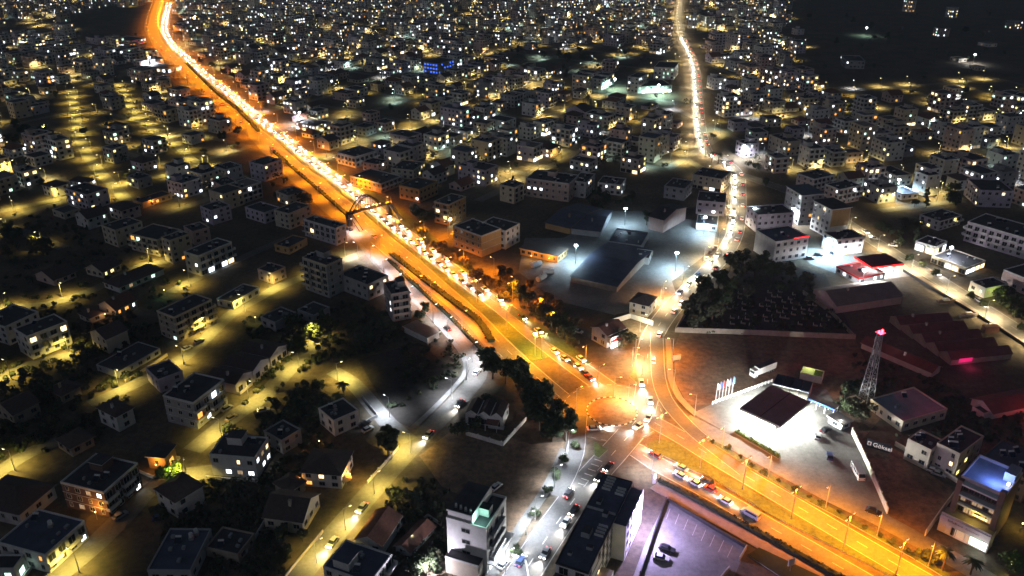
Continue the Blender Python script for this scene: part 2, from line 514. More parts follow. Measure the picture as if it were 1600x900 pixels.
road('street', [(640, 690), (605, 660), (575, 625), (550, 598), (520, 580)], 6.0, 'concrete', 1, lines=False, edge=False)

# --- raised pavements and kerbs
def pavement(name, pix, w, m='paving', h=0.17):
    mb = MB(); raised(mb, smooth(PP(pix)), w, 0.0, h, m)
    return mb.build(name, kind='structure')
pavement('pavement', [(622, 408), (668, 448), (706, 480), (740, 512), (766, 545)], 3.2)
pavement('pavement', [(553, 372), (585, 406), (634, 456), (675, 498), (712, 540), (727, 566), (724, 588), (690, 626), (650, 664)], 1.8, 'concrete')
pavement('pavement', [(1044, 530), (1046, 560), (1048, 590), (1062, 622), (1088, 648)], 2.2)
pavement('pavement', [(882, 702), (868, 735), (850, 770), (815, 822), (780, 880), (760, 915)], 3.0, 'concrete')
pavement('pavement', [(1022, 758), (1070, 785), (1130, 818), (1190, 852), (1260, 893), (1320, 930)], 4.2)
pavement('pavement', [(1410, 418), (1450, 441), (1490, 465), (1540, 498), (1620, 550)], 2.2)
def grass_bed(name, pix, m='grass', h=0.2):
    q = [P(a, b) for a, b in pix]
    mb = MB(); mb.prism([(p.x, p.y) for p in q], 0.0, h, 'kerb', m)
    return mb.build(name, kind='structure')
grass_bed('median_strip', [(1009, 694), (1030, 686), (1052, 691), (1107, 728), (1160, 759), (1240, 806), (1330, 858), (1400, 898), (1390, 900), (1235, 821), (1200, 803), (1109, 745), (1087, 738), (1012, 700)])
grass_bed('verge', [(1100, 685), (1112, 688), (1165, 719), (1250, 768), (1340, 816), (1430, 868), (1520, 918), (1500, 918), (1425, 872), (1330, 820), (1240, 772), (1160, 724)])
grass_bed('traffic_island', [(928, 690), (950, 703), (936, 716), (929, 712)])
grass_bed('traffic_island', [(983, 588), (994, 573), (996, 600)])
grass_bed('verge', [(800, 478), (880, 532), (925, 566), (915, 572), (860, 538), (796, 490)])
grass_bed('verge', [(1146, 676), (1154, 673), (1220, 712), (1216, 717)])
grass_bed('flower_bed', [(1168, 868), (1186, 856), (1290, 905), (1262, 930)], 'hedge')
# zebra hatching where the road splits in front of the island
zb = MB()
for k in range(6):
    a = P(929 - k * 5.2, 718 + k * 7.5); b = P(941 - k * 5.2, 722 + k * 7.5)
    d = (b - a); n = Vector((-d.y, d.x, 0)).normalized() * 0.16
    zb.face([(q.x, q.y, 0.19) for q in (a - n, b - n, b + n, a + n)], 'paint')
zo = zb.build('road_hatching', kind='structure')
# bays of the parking lot
pb = MB()
for k in range(8):
    a = P(1047 + k * 14, 795 + k * 8.2); b = P(1041 + k * 13.6, 811 + k * 8.6)
    d = (b - a); n = Vector((-d.y, d.x, 0)).normalized() * 0.07
    pb.face([(q.x, q.y, ZL[0] + 0.004) for q in (a - n, a + n, b + n, b - n)][::-1], 'paint')
pb.build('bay_marking', kind='structure')

# ================================================================= walls and hedges
def wall(label, pix, h, w=0.3, m='white', name='wall', posts=0.0, cat='wall', group=None, pm=None):
    pts = PP(pix)
    o = thing(name, label, cat, pts[0], group=group)
    base = pts[0]
    for i in range(len(pts) - 1):
        a, b = pts[i] - base, pts[i + 1] - base
        mb = MB(); raised(mb, [a, b], w, 0.0, h, m)
        mb.build('wall_panel', o)
    if posts:
        q = MB(); q.box(-.2, -.2, 0, .2, .2, h + .35, pm or m)
        me = q.mesh('post')
        for p, d in along(pts, posts):
            put('post', me, o, None, p - base, math.atan2(d.y, d.x))
    return o
wall('long low brick-topped wall between the walled field and the brown dirt field', [(1055, 519), (1150, 522), (1336, 530)], 2.2, .4, 'stone')
wall('short wall running from the road corner beside the big field trees', [(1055, 519), (1070, 494), (1092, 470)], 2.0, .35, 'cream')
wall('dark side wall of the walled field below the gabled warehouse', [(1336, 530), (1300, 492), (1254, 458)], 1.6, .3, 'stone')
wall('pale buttressed wall between the bus forecourt and the dirt lot', [(1331, 678), (1352, 722), (1386, 803)], 2.2, .35, 'cream', posts=4.5)
wall('tall pale wall beside the shop with the pink sign band', [(1493, 772), (1470, 802), (1445, 838)], 2.4, .3, 'cream')
wall('cream wall along the apartment yard above the dirt lot', [(1398, 696), (1440, 720), (1500, 758)], 1.6, .3, 'cream')
wall('white wall round the dark yard behind the red-signed shop', [(956, 506), (985, 497), (1020, 509)], 2.2, .35, 'white')
wall('white pillared garden wall round the gabled villa', [(729, 680), (786, 697), (822, 657)], 1.5, .25, 'white', posts=4.2, cat='garden wall')
wall('black wall beside the long dark-roofed building and parking lot', [(1041, 784), (1022, 835), (1000, 900)], 1.7, .3, 'dark_metal')
wall('dark low wall along the roadside edge of the parking lot', [(1044, 783), (1166, 857)], 1.0, .3, 'dark_metal')
wall('short pale wall at the parking lot entrance', [(1166, 857), (1155, 876)], 1.3, .3, 'cream')
wall('second pale wall stub across the parking lot entrance', [(1139, 890), (1124, 908)], 1.3, .3, 'cream')
wall('black boundary wall between the boat yard and the east road', [(1411, 424), (1455, 452), (1500, 478), (1560, 515), (1630, 560)], 1.2, .3, 'black')
wall('white curved forecourt wall beside the tall white building', [(800, 868), (822, 880), (826, 905)], 1.0, .3, 'white')

wall('low pale garden wall in front of the parasol house', [(622, 702), (600, 728), (574, 756)], 1.2, .25, 'cream', posts=4)
wall('low garden wall along the dark left side of the yellow road', [(505, 832), (478, 864), (446, 903)], 1.1, .25, 'stone')
wall('long white kerb wall in front of the lit office windows', [(322, 747), (360, 751), (404, 753)], .9, .3, 'white')
wall('white wall along the dark bungalow yard', [(385, 866), (402, 838), (414, 818)], 1.4, .25, 'white')
wall('pale wall round the garden of the orange-lit villa', [(216, 738), (240, 748), (256, 742)], 1.2, .25, 'cream')
wall('stone wall on the far side of the low hall', [(196, 598), (232, 576), (262, 556)], 1.2, .25, 'stone')
wall('grey wall behind the house on the white-lit cul-de-sac', [(560, 668), (590, 652), (566, 622)], 1.3, .25, 'grey')
wall('low white wall beside the drive of the gabled house', [(640, 835), (668, 808), (690, 822)], 1.2, .25, 'white')

def leaf_quads(mb, rr, n, box, size, m):
    for _ in range(n):
        c = Vector([rr.uniform(a, b) for a, b in box])
        u = Vector((rr.gauss(0, 1), rr.gauss(0, 1), rr.gauss(0, 1))).normalized()
        w = u.orthogonal().normalized(); q = u.cross(w)
        s = size * rr.uniform(.6, 1.3)
        mb.face([c - w * s - q * s * .6, c + w * s - q * s * .6, c + w * s + q * s * .6, c - w * s + q * s * .6], m)
def hedge(label, pix, w, h, group=None, m='hedge'):
    pts = smooth(PP(pix), 4.0)
    base = pts[0]
    mb = MB()
    loc = [p - base for p in pts]
    raised(mb, loc, w * .8, 0.0, h * .85, m)
    rr = random.Random(len(label))
    for p, d in along(loc, 0.7):
        n = Vector((-d.y, d.x, 0))
        for _ in range(7):
            c = p + n * rr.uniform(-w / 2, w / 2) + Vector((0, 0, rr.uniform(.2, h)))
            u = Vector((rr.gauss(0, 1), rr.gauss(0, 1), rr.gauss(0, 1))).normalized()
            a = u.orthogonal().normalized(); q = u.cross(a); s = rr.uniform(.16, .38)
            mb.face([c - a * s - q * s, c + a * s - q * s, c + a * s + q * s, c - a * s + q * s], m)
    o = mb.build('hedge', loc=base)
    return tag(o, label, 'hedge', group)
hedge('dark clipped hedge between the service road and the brick pavement', [(608, 408), (650, 448), (700, 494), (752, 548)], 1.6, 1.3)
hedge('thick dark hedge between the brick pavement and the highway', [(612, 398), (660, 436), (705, 470), (748, 503), (768, 535)], 3.0, 1.3)
hedge('dark hedge beside the highway above the footbridge', [(428, 238), (470, 274), (512, 310), (548, 342)], 2.0, 1.3)
hedge('dark hedge along the far service road before the bend', [(292, 100), (335, 142), (372, 172), (404, 206)], 2.6, 1.5)
hedge('long low dark hedge along the brick pavement by the parking lot', [(1030, 752), (1090, 783), (1150, 815), (1210, 847), (1300, 896), (1340, 918)], 1.7, 1.0)
hedge('clipped green hedge strip on the bright fuel station forecourt', [(1150, 675), (1182, 693), (1216, 713)], 1.3, .8, m='leaf_bright')

# ================================================================= buildings
CACHE = {}
LIT = ['lit_warm', 'lit_white', 'lit_yellow', 'lit_green', 'lit_dim', 'lit_white', 'lit_orange', 'lit_dim', 'lit_white', 'lit_warm', 'lit_white']
def window_mesh(w, h, pane, frame='white', door=False):
    k = ('win', round(w, 1), round(h, 1), pane, frame, door)
    if k not in CACHE:
        mb = MB()
        a, b = w / 2, h / 2
        t = 0.09
        mb.box(-a - t, -0.09, -b - t, -a, 0.02, b + t, frame)
        mb.box(a, -0.09, -b - t, a + t, 0.02, b + t, frame)
        mb.box(-a, -0.09, b, a, 0.02, b + t, frame)
        mb.box(-a, -0.16, -b - t, a, 0.02, -b, frame)
        mb.box(-0.03, -0.06, -b, 0.03, -0.022, b, frame)
        mb.face([(-a, -0.02, -b), (a, -0.02, -b), (a, -0.02, b), (-a, -0.02, b)], pane)
        CACHE[k] = mb.mesh('window')
    return CACHE[k]
def balcony_mesh(w, m, rail):
    k = ('bal', round(w, 1), m, rail)
    if k not in CACHE:
        mb = MB()
        a = w / 2; d = 1.35
        mb.box(-a, -d, -0.16, a, 0.02, 0.0, m)
        if rail:
            mb.box(-a, -d, 0.95, a, -d + .06, 1.02, 'dark_metal')
            n = max(3, int(w / 0.55))
            for i in range(n + 1):
                x = -a + w * i / n
                mb.box(max(-a, x - .025), -d, 0.0, min(a, x + .025), -d + .05, 0.95, 'dark_metal')
        else:
            mb.box(-a, -d, 0.0, a, -d + .1, 0.95, m)
            mb.box(-a, -d + .1, 0.0, -a + .1, 0.0, 0.95, m)
            mb.box(a - .1, -d + .1, 0.0, a, 0.0, 0.95, m)
        CACHE[k] = mb.mesh('balcony')
    return CACHE[k]
def heater_mesh():
    if 'heater' not in CACHE:
        mb = MB()
        mb.tube((-.75, .1, 1.35), (.75, .1, 1.35), .3, .3, 'white', 10)
        mb.box(-.7, .02, 0, -.62, .1, 1.2, 'metal'); mb.box(.62, .02, 0, .7, .1, 1.2, 'metal')
        mb.face([(-.8, -1.6, .25), (.8, -1.6, .25), (.8, -.25, 1.15), (-.8, -.25, 1.15)], 'solar')
        mb.face([(-.8, -.25, 1.11), (.8, -.25, 1.11), (.8, -1.6, .21), (-.8, -1.6, .21)], 'metal')
        mb.box(-.78, -1.6, 0, -.7, -1.5, .22, 'metal'); mb.box(.7, -1.6, 0, .78, -1.5, .22, 'metal')
        CACHE['heater'] = mb.mesh('water_heater')
    return CACHE['heater']
def tank_mesh():
    if 'tank' not in CACHE:
        mb = MB()
        mb.box(-.6, -.6, 0, .6, .6, .9, 'metal')
        mb.tube((0, 0, .9), (0, 0, 2.0), .55, .55, 'white', 10)
        CACHE['tank'] = mb.mesh('water_tank')
    return CACHE['tank']
DIM = {}
FOOT = []          # footprints of everything built, for spacing
def facade_xf(side, L, D):
    if side == 'R': return lambda s, n, z: (s, -n, z), 0.0, L
    if side == 'L': return lambda s, n, z: (-n, D - s, z), -math.pi / 2, D
    if side == 'X': return lambda s, n, z: (L + n, s, z), math.pi / 2, D
    return lambda s, n, z: (L - s, D + n, z), math.pi, L
def core(name, label, cat, org, rz, L, D, H, nf=None, wall='white', trim=None, roof='flat', roofm='roof_dark', R_='w', L_='w', X_='w', B_='w',
         lit=0.12, cols=None, det=2, stair=0, heaters=0, tanks=0, group=None, seed=0, shop=None, overhang=0.5, rail=False, litset=None, par=0.5, lits=None, rise=None, axis='x', walls=None, units=True):
    rr = random.Random(seed * 7919 + int(org.x * 13) + int(org.y * 7))
    root = thing(name, label, cat, (org.x, org.y, 0), rz, group)
    ex = Vector((math.cos(rz), math.sin(rz), 0)); ey = Vector((-ex.y, ex.x, 0))
    cen = org + ex * (L / 2) + ey * (D / 2)
    DIM[root.name] = (L, D, H)
    FOOT.append((cen.x, cen.y, math.hypot(L, D) / 2, org.x, org.y, rz, L, D))
    trim = trim or wall
    nf = nf or max(1, round(H / 3.05))
    fh = H / nf
    # walls
    mb = MB()
    mb.face([(0, 0, 0), (L, 0, 0), (L, 0, H), (0, 0, H)], wall)
    mb.face([(L, 0, 0), (L, D, 0), (L, D, H), (L, 0, H)], wall)
    mb.face([(L, D, 0), (0, D, 0), (0, D, H), (L, D, H)], wall)
    mb.face([(0, D, 0), (0, 0, 0), (0, 0, H), (0, D, H)], wall)
    if roof == 'gable':
        rs = rise or min(L, D) * 0.28
        if axis == 'x':
            for x, s in ((0, 1), (L, -1)):
                q = [(x, D, H), (x, 0, H), (x, D / 2, H + rs)]
                mb.face(q if s > 0 else q[::-1], wall)
        else:
            for y, s in ((0, 1), (D, -1)):
                q = [(0, y, H), (L, y, H), (L / 2, y, H + rs)]
                mb.face(q if s > 0 else q[::-1], wall)
    mb.build('wall', root)
    # roof
    mb = MB()
    if roof == 'flat':
        t = 0.22
        mb.face([(t, t, H), (L - t, t, H), (L - t, D - t, H), (t, D - t, H)], roofm)
        for a in ((-.06, -.06, L + .06, t), (-.06, D - t, L + .06, D + .06), (-.06, t, t, D - t), (L - t, t, L + .06, D - t)):
            mb.box(a[0], a[1], H - .25, a[2], a[3], H + par, trim)
    elif roof == 'slab':
        v = overhang
        mb.box(-v, -v, H, L + v, D + v, H + .35, trim, roofm)
    elif roof == 'gable':
        v = overhang; th = .14
        rs = rise or min(L, D) * 0.28
        def G(x, y, z): return (x, y, z) if axis == 'x' else (y, x, z)
        A, Bq = (L, D) if axis == 'x' else (D, L)
        sl = rs / (Bq / 2)
        for (y0, y1) in ((-v, Bq / 2), (Bq + v, Bq / 2)):
            z0, z1 = H - sl * v + .05, H + rs + .05
            p = [G(-v, y0, z0), G(A + v, y0, z0), G(A + v, y1, z1), G(-v, y1, z1)]
            q = [(a, b, c + th) for a, b, c in p]
            flip = (y0 > y1) ^ (axis != 'x')
            mb.face(q[::-1] if flip else q, roofm)
            mb.face(p if flip else p[::-1], trim)
            for i in range(4):
                j = (i + 1) % 4
                s_ = [p[i], p[j], q[j], q[i]]
                mb.face(s_[::-1] if flip else s_, trim)
    else:
        v = overhang
        rs = rise or min(L, D) * 0.26
        k = min(L, D) / 2 + v
        c = [(-v, -v, H), (L + v, -v, H), (L + v, D + v, H), (-v, D + v, H)]
        if L >= D: r0, r1 = (-v + k, D / 2, H + rs), (L + v - k, D / 2, H + rs)
        else: r0, r1 = (L / 2, -v + k, H + rs), (L / 2, D + v - k, H + rs)
        if L >= D:
            fs = [[c[0], c[1], r1, r0], [c[1], c[2], r1], [c[2], c[3], r0, r1], [c[3], c[0], r0]]
        else:
            fs = [[c[0], c[1], r0], [c[1], c[2], r1, r0], [c[2], c[3], r1], [c[3], c[0], r0, r1]]
        for q in fs: mb.face(q, roofm)
        mb.box(-v, -v, H - .15, L + v, D + v, H - .003, trim)
    rf = mb.build('roof', root)
    # facades
    gl = MB(); bl = MB()
    for side, style in (('R', R_), ('L', L_), ('X', X_), ('B', B_)):
        if style == 'n': continue
        xf, rot, W = facade_xf(side, L, D)
        inst = det >= 2 and side in 'RLX'
        n = cols if cols and side in 'RB' else max(1, int(W / 3.3))
        pitch = W / n
        for fl in range(nf):
            z0 = fl * fh
            for i in range(n):
                s = pitch * (i + .5)
                if rr.random() < (.10 if det == 2 else .16) and style == 'w': continue
                p_l = lits if lits is not None and side in lits[0] else None
                litp = lits[1] if p_l else lit
                pane = 'glass'
                if rr.random() < litp: pane = rr.choice(litset or LIT)
                if style == 'b' and fl > 0 or style == 'b' and nf == 1:
                    wdt = min(2.2, pitch * .62)
                    if i % 2 == 0 or n <= 2:
                        bw = min(pitch * (1.0 if n <= 2 else 1.35), 5.2)
                        if det >= 2 and side in 'RLX': put('balcony', balcony_mesh(bw, trim, rail), root, None, xf(s, 0, z0 + .05), rot)
                        else:
                            for (n0, n1, za, zb) in ((0, 1.3, -.1, .08), (1.2, 1.3, .08, .95)):
                                q = [xf(s - bw / 2, n0, z0 + za), xf(s + bw / 2, n0, z0 + za), xf(s + bw / 2, n1, z0 + za), xf(s - bw / 2, n1, z0 + za)]
                                q2 = [(a, b, c + zb - za) for a, b, c in q]
                                bl.face(q2, trim); bl.face(q[::-1], trim)
                                for a in range(4):
                                    b = (a + 1) % 4
                                    bl.face([q[a], q[b], q2[b], q2[a]], trim)
                    zc, hh = z0 + .1 + 1.1, 2.1
                else:
                    wdt = min(1.5 if fl else 1.7, pitch * .5)
                    if rr.random() < .25: wdt *= .6
                    zc, hh = z0 + fh * .55, min(1.4, fh * .5)
                    if shop and fl == 0 and side in shop:
                        wdt, hh, zc = pitch * .8, fh * .66, fh * .42
                        pane = rr.choice(['lit_white', 'lit_warm', 'glass', 'lit_dim'])
                if inst:
                    put('window', window_mesh(wdt, hh, pane, trim if wall != 'white' else 'grey'), root, None, xf(s, 0, zc), rot)
                else:
                    a, b = wdt / 2, hh / 2
                    q = [xf(s - a, .06, zc - b), xf(s + a, .06, zc - b), xf(s + a, .06, zc + b), xf(s - a, .06, zc + b)]
                    gl.face(q, pane)
                    q0 = [xf(s - a, 0, zc - b), xf(s + a, 0, zc - b), xf(s + a, 0, zc + b), xf(s - a, 0, zc + b)]
                    for u in range(4):
                        w_ = (u + 1) % 4
                        gl.face([q0[u], q0[w_], q[w_], q[u]], trim)
    gl.build('glazing', root, 'stuff')
    if det >= 2 and nf > 1 and (R_ != 'n' or L_ != 'n'):
        fb = MB()
        for fl in range(1, nf):
            z0 = fl * fh
            fb.box(-.07, -.07, z0 - .14, L + .07, D + .07, z0 + .02, trim)
        fb.build('floor_band', root)
    if units and det >= 2 and roof == 'flat' and L > 7 and D > 7:
        for _ in range(rr.randrange(2, 5)):
            x, y = rr.uniform(1, L - 2.2), rr.uniform(1, D - 2.2)
            q = MB(); q.box(0, 0, 0, rr.uniform(.7, 1.3), rr.uniform(.5, 1.0), rr.uniform(.5, .9), 'metal')
            q.build('roof_unit', root, None, (x, y, H + .01))
        heaters = max(heaters, 1)
    bl.build('balcony_tier', root, 'stuff')
    # things fixed to the roof
    if roof in ('flat', 'slab'):
        zt = H + (.35 if roof == 'slab' else 0)
        sx0 = None
        if stair:
            sw, sd = min(4.2, L * .4), min(4.6, D * .45)
            sx, sy = (L * .55, D * .45) if stair == 1 else (L * .12, D * .5)
            q = MB(); q.box(0, 0, 0, sw, sd, 2.5, wall, roofm); q.box(-.2, -.2, 2.5, sw + .2, sd + .2, 2.7, trim, roofm)
            q.build('stair_tower', root, None, (sx, sy, zt))
            sx0 = (sx - 1, sx + sw + 1, sy - 1, sy + sd + 1)
        for me, n in ((heater_mesh(), heaters), (tank_mesh(), tanks)):
            for _ in range(n):
                for t in range(12):
                    x, y = rr.uniform(1.6, max(1.7, L - 1.6)), rr.uniform(2.0, max(2.1, D - 1.2))
                    if sx0 and sx0[0] < x < sx0[1] and sx0[2] < y < sx0[3]: continue
                    put(me.name, me, root, None, (x, y, zt), -rz + rr.uniform(-.2, .2)); break
    elif det >= 2 and roof in ('hip', 'gable') and rr.random() < .6:
        q = MB(); q.box(-.35, -.35, -1.4, .35, .35, 1.0, trim); q.box(-.42, -.42, 1.0, .42, .42, 1.15, 'stone')
        q.build('chimney', rf, None, (L * .3, D * .42, H + (rise or min(L, D) * .27) * .9))
    return root
def bld(name, label, cat, c1, c2, c3, h, **k):
    H = hgt(c1[1], h)
    a, b, c = P(*c1, H), P(*c2, H), P(*c3, H)
    ex = (b - a); L = ex.length; ex.normalize()
    ey = Vector((-ex.y, ex.x, 0))
    D = (c - a).dot(ey)
    if D < 0:
        D = -D
        ex, L, D = -ey, D, L
    L = max(L, 4.0); D = max(D, 4.0)
    return core(name, label, cat, Vector((a.x, a.y, 0)), math.atan2(ex.y, ex.x), L, D, H, **k)
AB, HO = 'apartment_block', 'house'
AC, HC_ = 'apartment block', 'house'

# ---- lower left quarter
bld(AB, 'white corner block with orange-lit balconies on the yellow street', AC, (71, 869), (132, 815), (22, 828), 27, wall='white', R_='b', L_='w', lit=.2, litset=['lit_orange', 'lit_white'], roofm='roof_blue', tanks=1)
bld(AB, 'wide dark-roofed block with white-framed balconies beside the orange-lit porch', AC, (162, 771), (215, 725), (88, 760), 38, wall='brown', trim='white', R_='b', L_='w', lit=.25, litset=['lit_white', 'lit_green', 'lit_dim'], heaters=2, stair=1)
bld(HO, 'small villa with an orange-lit porch beside the glowing yellow-green tree', HC_, (257, 716), (273, 697), (226, 718), 18, wall='ochre', trim='cream', R_='b', lit=.6, litset=['lit_orange'], roof='slab', roofm='roof_dark')
bld(AB, 'office block with every front window lit white at the street end', 'office block', (398, 717), (327, 711), (420, 685), 32, wall='white', lits=('RL', .85), litset=['lit_white', 'lit_white', 'lit_warm', 'lit_dim'], lit=.1, stair=1, heaters=1)
bld(HO, 'long low dark-roofed house with two white roof vents at the bottom edge', HC_, (298, 893), (330, 828), (237, 880), 18, wall='grey', roofm='roof_blue', lit=.0, tanks=2)
bld(HO, 'dark pitched house above the white corner block', HC_, (30, 803), (84, 758), (-30, 775), 20, wall='grey', roof='hip', roofm='tile_dark', lit=.05)
bld(HO, 'pale terrace house with a greenish lit stair beside the corner block', HC_, (22, 890), (38, 868), (-20, 882), 18, wall='white', lit=.3, litset=['lit_green'], R_='b')
bld(HO, 'dark bungalow with an unlit flat roof across from the parked dark cars', HC_, (372, 868), (398, 835), (322, 856), 12, wall='stone', roofm='roof_dark', lit=.0)
bld(HO, 'hip-roofed white house with an orange parasol terrace by the road', HC_, (532, 742), (471, 737), (556, 706), 22, wall='white', roof='hip', roofm='tile_dark', lit=.35, litset=['lit_orange', 'lit_warm'])
bld(HO, 'unlit dark-tiled house with a stepped white gable end', HC_, (472, 815), (412, 807), (496, 772), 20, wall='cream', roof='gable', roofm='tile_dark', lit=.0, axis='y')
bld(HO, 'white house with red tiled gables beside the yellow road', HC_, (596, 852), (556, 842), (622, 806), 17, wall='white', roof='gable', roofm='tile', lit=.05, axis='x')
bld(HO, 'low red-tiled garage wing beside the white gabled house', HC_, (640, 862), (618, 852), (660, 815), 9, wall='white', roof='gable', roofm='tile', lit=.0)
bld(AB, 'flat blue-grey roofed block with white parapet at the bottom edge', AC, (578, 912), (612, 868), (500, 892), 26, wall='white', R_='b', roofm='roof_blue', lit=.05, stair=2)
bld(HO, 'pale flat-roofed house lit white beside the floodlit cul-de-sac', HC_, (521, 659), (560, 642), (503, 637), 23, wall='white', roofm='roof_dark', lit=.1, heaters=1, litset=['lit_white'])
bld(HO, 'flat-roofed shop house behind the office with lit windows', HC_, (440, 690), (470, 672), (410, 676), 20, wall='grey', lit=.05, heaters=1)
bld(HO, 'small dark house under trees left of the parasol terrace house', HC_, (452, 768), (476, 752), (425, 757), 14, wall='stone', roof='hip', roofm='tile_dark', lit=.0)
# ---- left middle
bld(AB, 'white four-storey balcony block with a yellow lamp pool at its foot', AC, (42, 527), (105, 503), (10, 519), 35, wall='white', R_='b', L_='w', lit=.06, litset=['lit_warm'])
bld(AB, 'pale block pressed against the back of the white balcony block', AC, (8, 512), (60, 488), (-34, 501), 28, wall='white', R_='w', lit=.0)
bld(AB, 'stone-coloured balcony block with dark roof and green glow beside it', AC, (272, 497), (331, 469), (238, 490), 38, wall='stone', trim='cream', R_='b', lit=.02)
bld(HO, 'long low flat-roofed hall with a white edge strip', 'hall', (185, 582), (250, 545), (140, 576), 9, wall='grey', lit=.05, par=.3)
bld(HO, 'two-storey dark house with two lit ground-floor windows', HC_, (247, 595), (285, 581), (200, 586), 19, wall='lavender', lit=.12, litset=['lit_white'])
bld(AB, 'block with an orange-lit balcony row and two bright end windows', AC, (302, 631), (350, 594), (244, 627), 40, wall='grey', trim='white', R_='b', L_='w', lit=.15, litset=['lit_orange', 'lit_white'], heaters=2)
bld(HO, 'white L-fronted house with dark roof on the unlit lane', HC_, (181, 651), (207, 637), (136, 645), 24, wall='white', roof='hip', roofm='tile_dark', lit=.0)
bld(HO, 'small tiled house with glowing orange and white windows', HC_, (180, 484), (213, 468), (150, 478), 12, wall='cream', roof='gable', roofm='tile', lit=.5, litset=['lit_orange', 'lit_white'])
bld(HO, 'low house with a yellow lit window beside the orange-lit house', HC_, (140, 497), (162, 488), (118, 491), 9, wall='cream', roof='hip', roofm='tile_dark', lit=.4, litset=['lit_yellow'])
bld(HO, 'long low white building with a green-lit doorway', HC_, (364, 474), (405, 450), (338, 468), 10, wall='white', lit=.1, litset=['lit_green'])
bld(HO, 'dark pitched cottage with a yellow-lit garden path', HC_, (84, 438), (118, 424), (52, 430), 9, wall='pink', roof='gable', roofm='tile_dark', lit=.05)
bld(HO, 'low long dark-roofed house with a white curved step at its corner', HC_, (186, 449), (255, 420), (170, 437), 9, wall='white', roof='hip', roofm='tile_dark', lit=.1)
bld(HO, 'white house with round yellow garden lamps in front', HC_, (160, 425), (188, 412), (135, 418), 10, wall='cream', roof='gable', roofm='tile_dark', lit=.2, litset=['lit_yellow'])
bld(AB, 'cream three-storey block facing the bright street bend', AC, (180, 361), (222, 347), (149, 356), 26, wall='cream', lit=.06)
bld(AB, 'cream balcony block between two corner apartment blocks', AC, (246, 376), (202, 366), (284, 360), 25, wall='cream', L_='b', lit=.06)
bld(AB, 'tall grey-cream block standing at the end of the yellow street', AC, (265, 377), (297, 366), (247, 373), 36, wall='cream', lit=.04)
bld(AB, 'pale yellow block with white terraces over a yellow-lit street', AC, (310, 401), (362, 379), (287, 394), 31, wall='cream', trim='white', R_='b', lit=.05, shop='R', heaters=2)
bld(AB, 'small pink block behind the pale yellow terraced block', AC, (301, 363), (327, 356), (287, 354), 20, wall='pink', lit=.06, heaters=1)
bld(AB, 'pinkish block with square windows near the lit cafe terrace', AC, (346, 291), (372, 285), (321, 284), 21, wall='pink', lit=.1, litset=['lit_white'])
bld(AB, 'white-ended block above the pinkish square-windowed block', AC, (352, 266), (378, 259), (333, 260), 19, wall='white', lit=.2)
bld(HO, 'dark-roofed house with two yellow windows and a carport', HC_, (215, 281), (236, 275), (198, 276), 15, wall='grey', lit=.3, litset=['lit_yellow'])
bld(HO, 'house with a bright white porch beside the dark grove', HC_, (134, 286), (150, 280), (112, 280), 12, wall='white', lit=.35, litset=['lit_white', 'lit_orange'], roof='hip', roofm='tile_dark')
bld('restaurant', 'low restaurant with a long orange-lit terrace edge', 'restaurant', (222, 318), (268, 303), (212, 312), 8, wall='ochre', lit=.7, litset=['lit_orange', 'lit_warm'])
bld(HO, 'small dark house with a lamp-lit yard beneath the lane trees', HC_, (96, 618), (125, 603), (70, 610), 13, wall='stone', roof='hip', roofm='tile_dark', lit=.0)
bld(HO, 'flat-roofed house in the dark gap below the green-lit doorway', HC_, (430, 505), (462, 489), (405, 497), 14, wall='grey', lit=.05)
bld(HO, 'low garage-like house beside the curved white patio', HC_, (490, 494), (515, 481), (462, 486), 12, wall='grey', lit=.0)
bld(HO, 'dark two-storey house at the left edge behind the lane', HC_, (20, 648), (60, 628), (-20, 640), 18, wall='stone', roof='gable', roofm='tile_dark', lit=.0)
bld(HO, 'dark tiled farmhouse beside the unlit orchard', HC_, (110, 700), (145, 682), (80, 690), 14, wall='stone', roof='hip', roofm='tile_dark', lit=.0)
# ---- middle, left of the highway
bld(AB, 'long grey block with railed balconies and an orange-lit end wall', AC, (524, 358), (474, 343), (536, 350), 26, wall='lavender', trim='white', L_='b', lit=.05, rail=True, heaters=3)
bld('tower_block', 'tall grey tower block at the service road roundabout', 'tower block', (510, 416), (472, 403), (536, 405), 50, wall='grey', trim='cream', L_='b', lit=.03, heaters=4, stair=1)
bld(HO, 'low house with one strip wall lit orange', HC_, (451, 388), (480, 373), (426, 384), 10, wall='ochre', lit=.1, litset=['lit_warm'])
bld(AB, 'pale block behind the low orange-strip house', AC, (451, 335), (485, 321), (428, 329), 24, wall='cream', lit=.05)
bld(AB, 'flat block beside the dark round tree near the hedge', AC, (450, 307), (478, 299), (425, 301), 15, wall='cream', lit=.05)
bld(AB, 'grey block standing close to the service road bend', AC, (412, 259), (440, 250), (393, 252), 25, wall='lavender', lit=.03)
bld('tower_block', 'dark tower with orange-lit balcony panels above the service road', 'tower block', (611, 461), (640, 456), (572, 447), 42, wall='grey', trim='pink', R_='b', lit=.03, stair=1)
bld(AB, 'dark block with a solar-panelled roof beside the service road', AC, (574, 446), (606, 431), (541, 424), 24, wall='grey', lit=.05, heaters=5)
bld('shed', 'pinkish flat-roofed shed beside the curved white road', 'shed', (668, 528), (686, 519), (648, 503), 9, wall='white', roof='slab', roofm='roof_brown', lit=.0, R_='n', L_='n')
bld(HO, 'pink-walled house below the grey tower block', HC_, (425, 428), (446, 418), (400, 422), 16, wall='pink', lit=.1, litset=['lit_warm'])
bld(AB, 'shaded block with tiny lit windows left of the grey tower', AC, (330, 330), (360, 321), (308, 324), 22, wall='lavender', lit=.12)
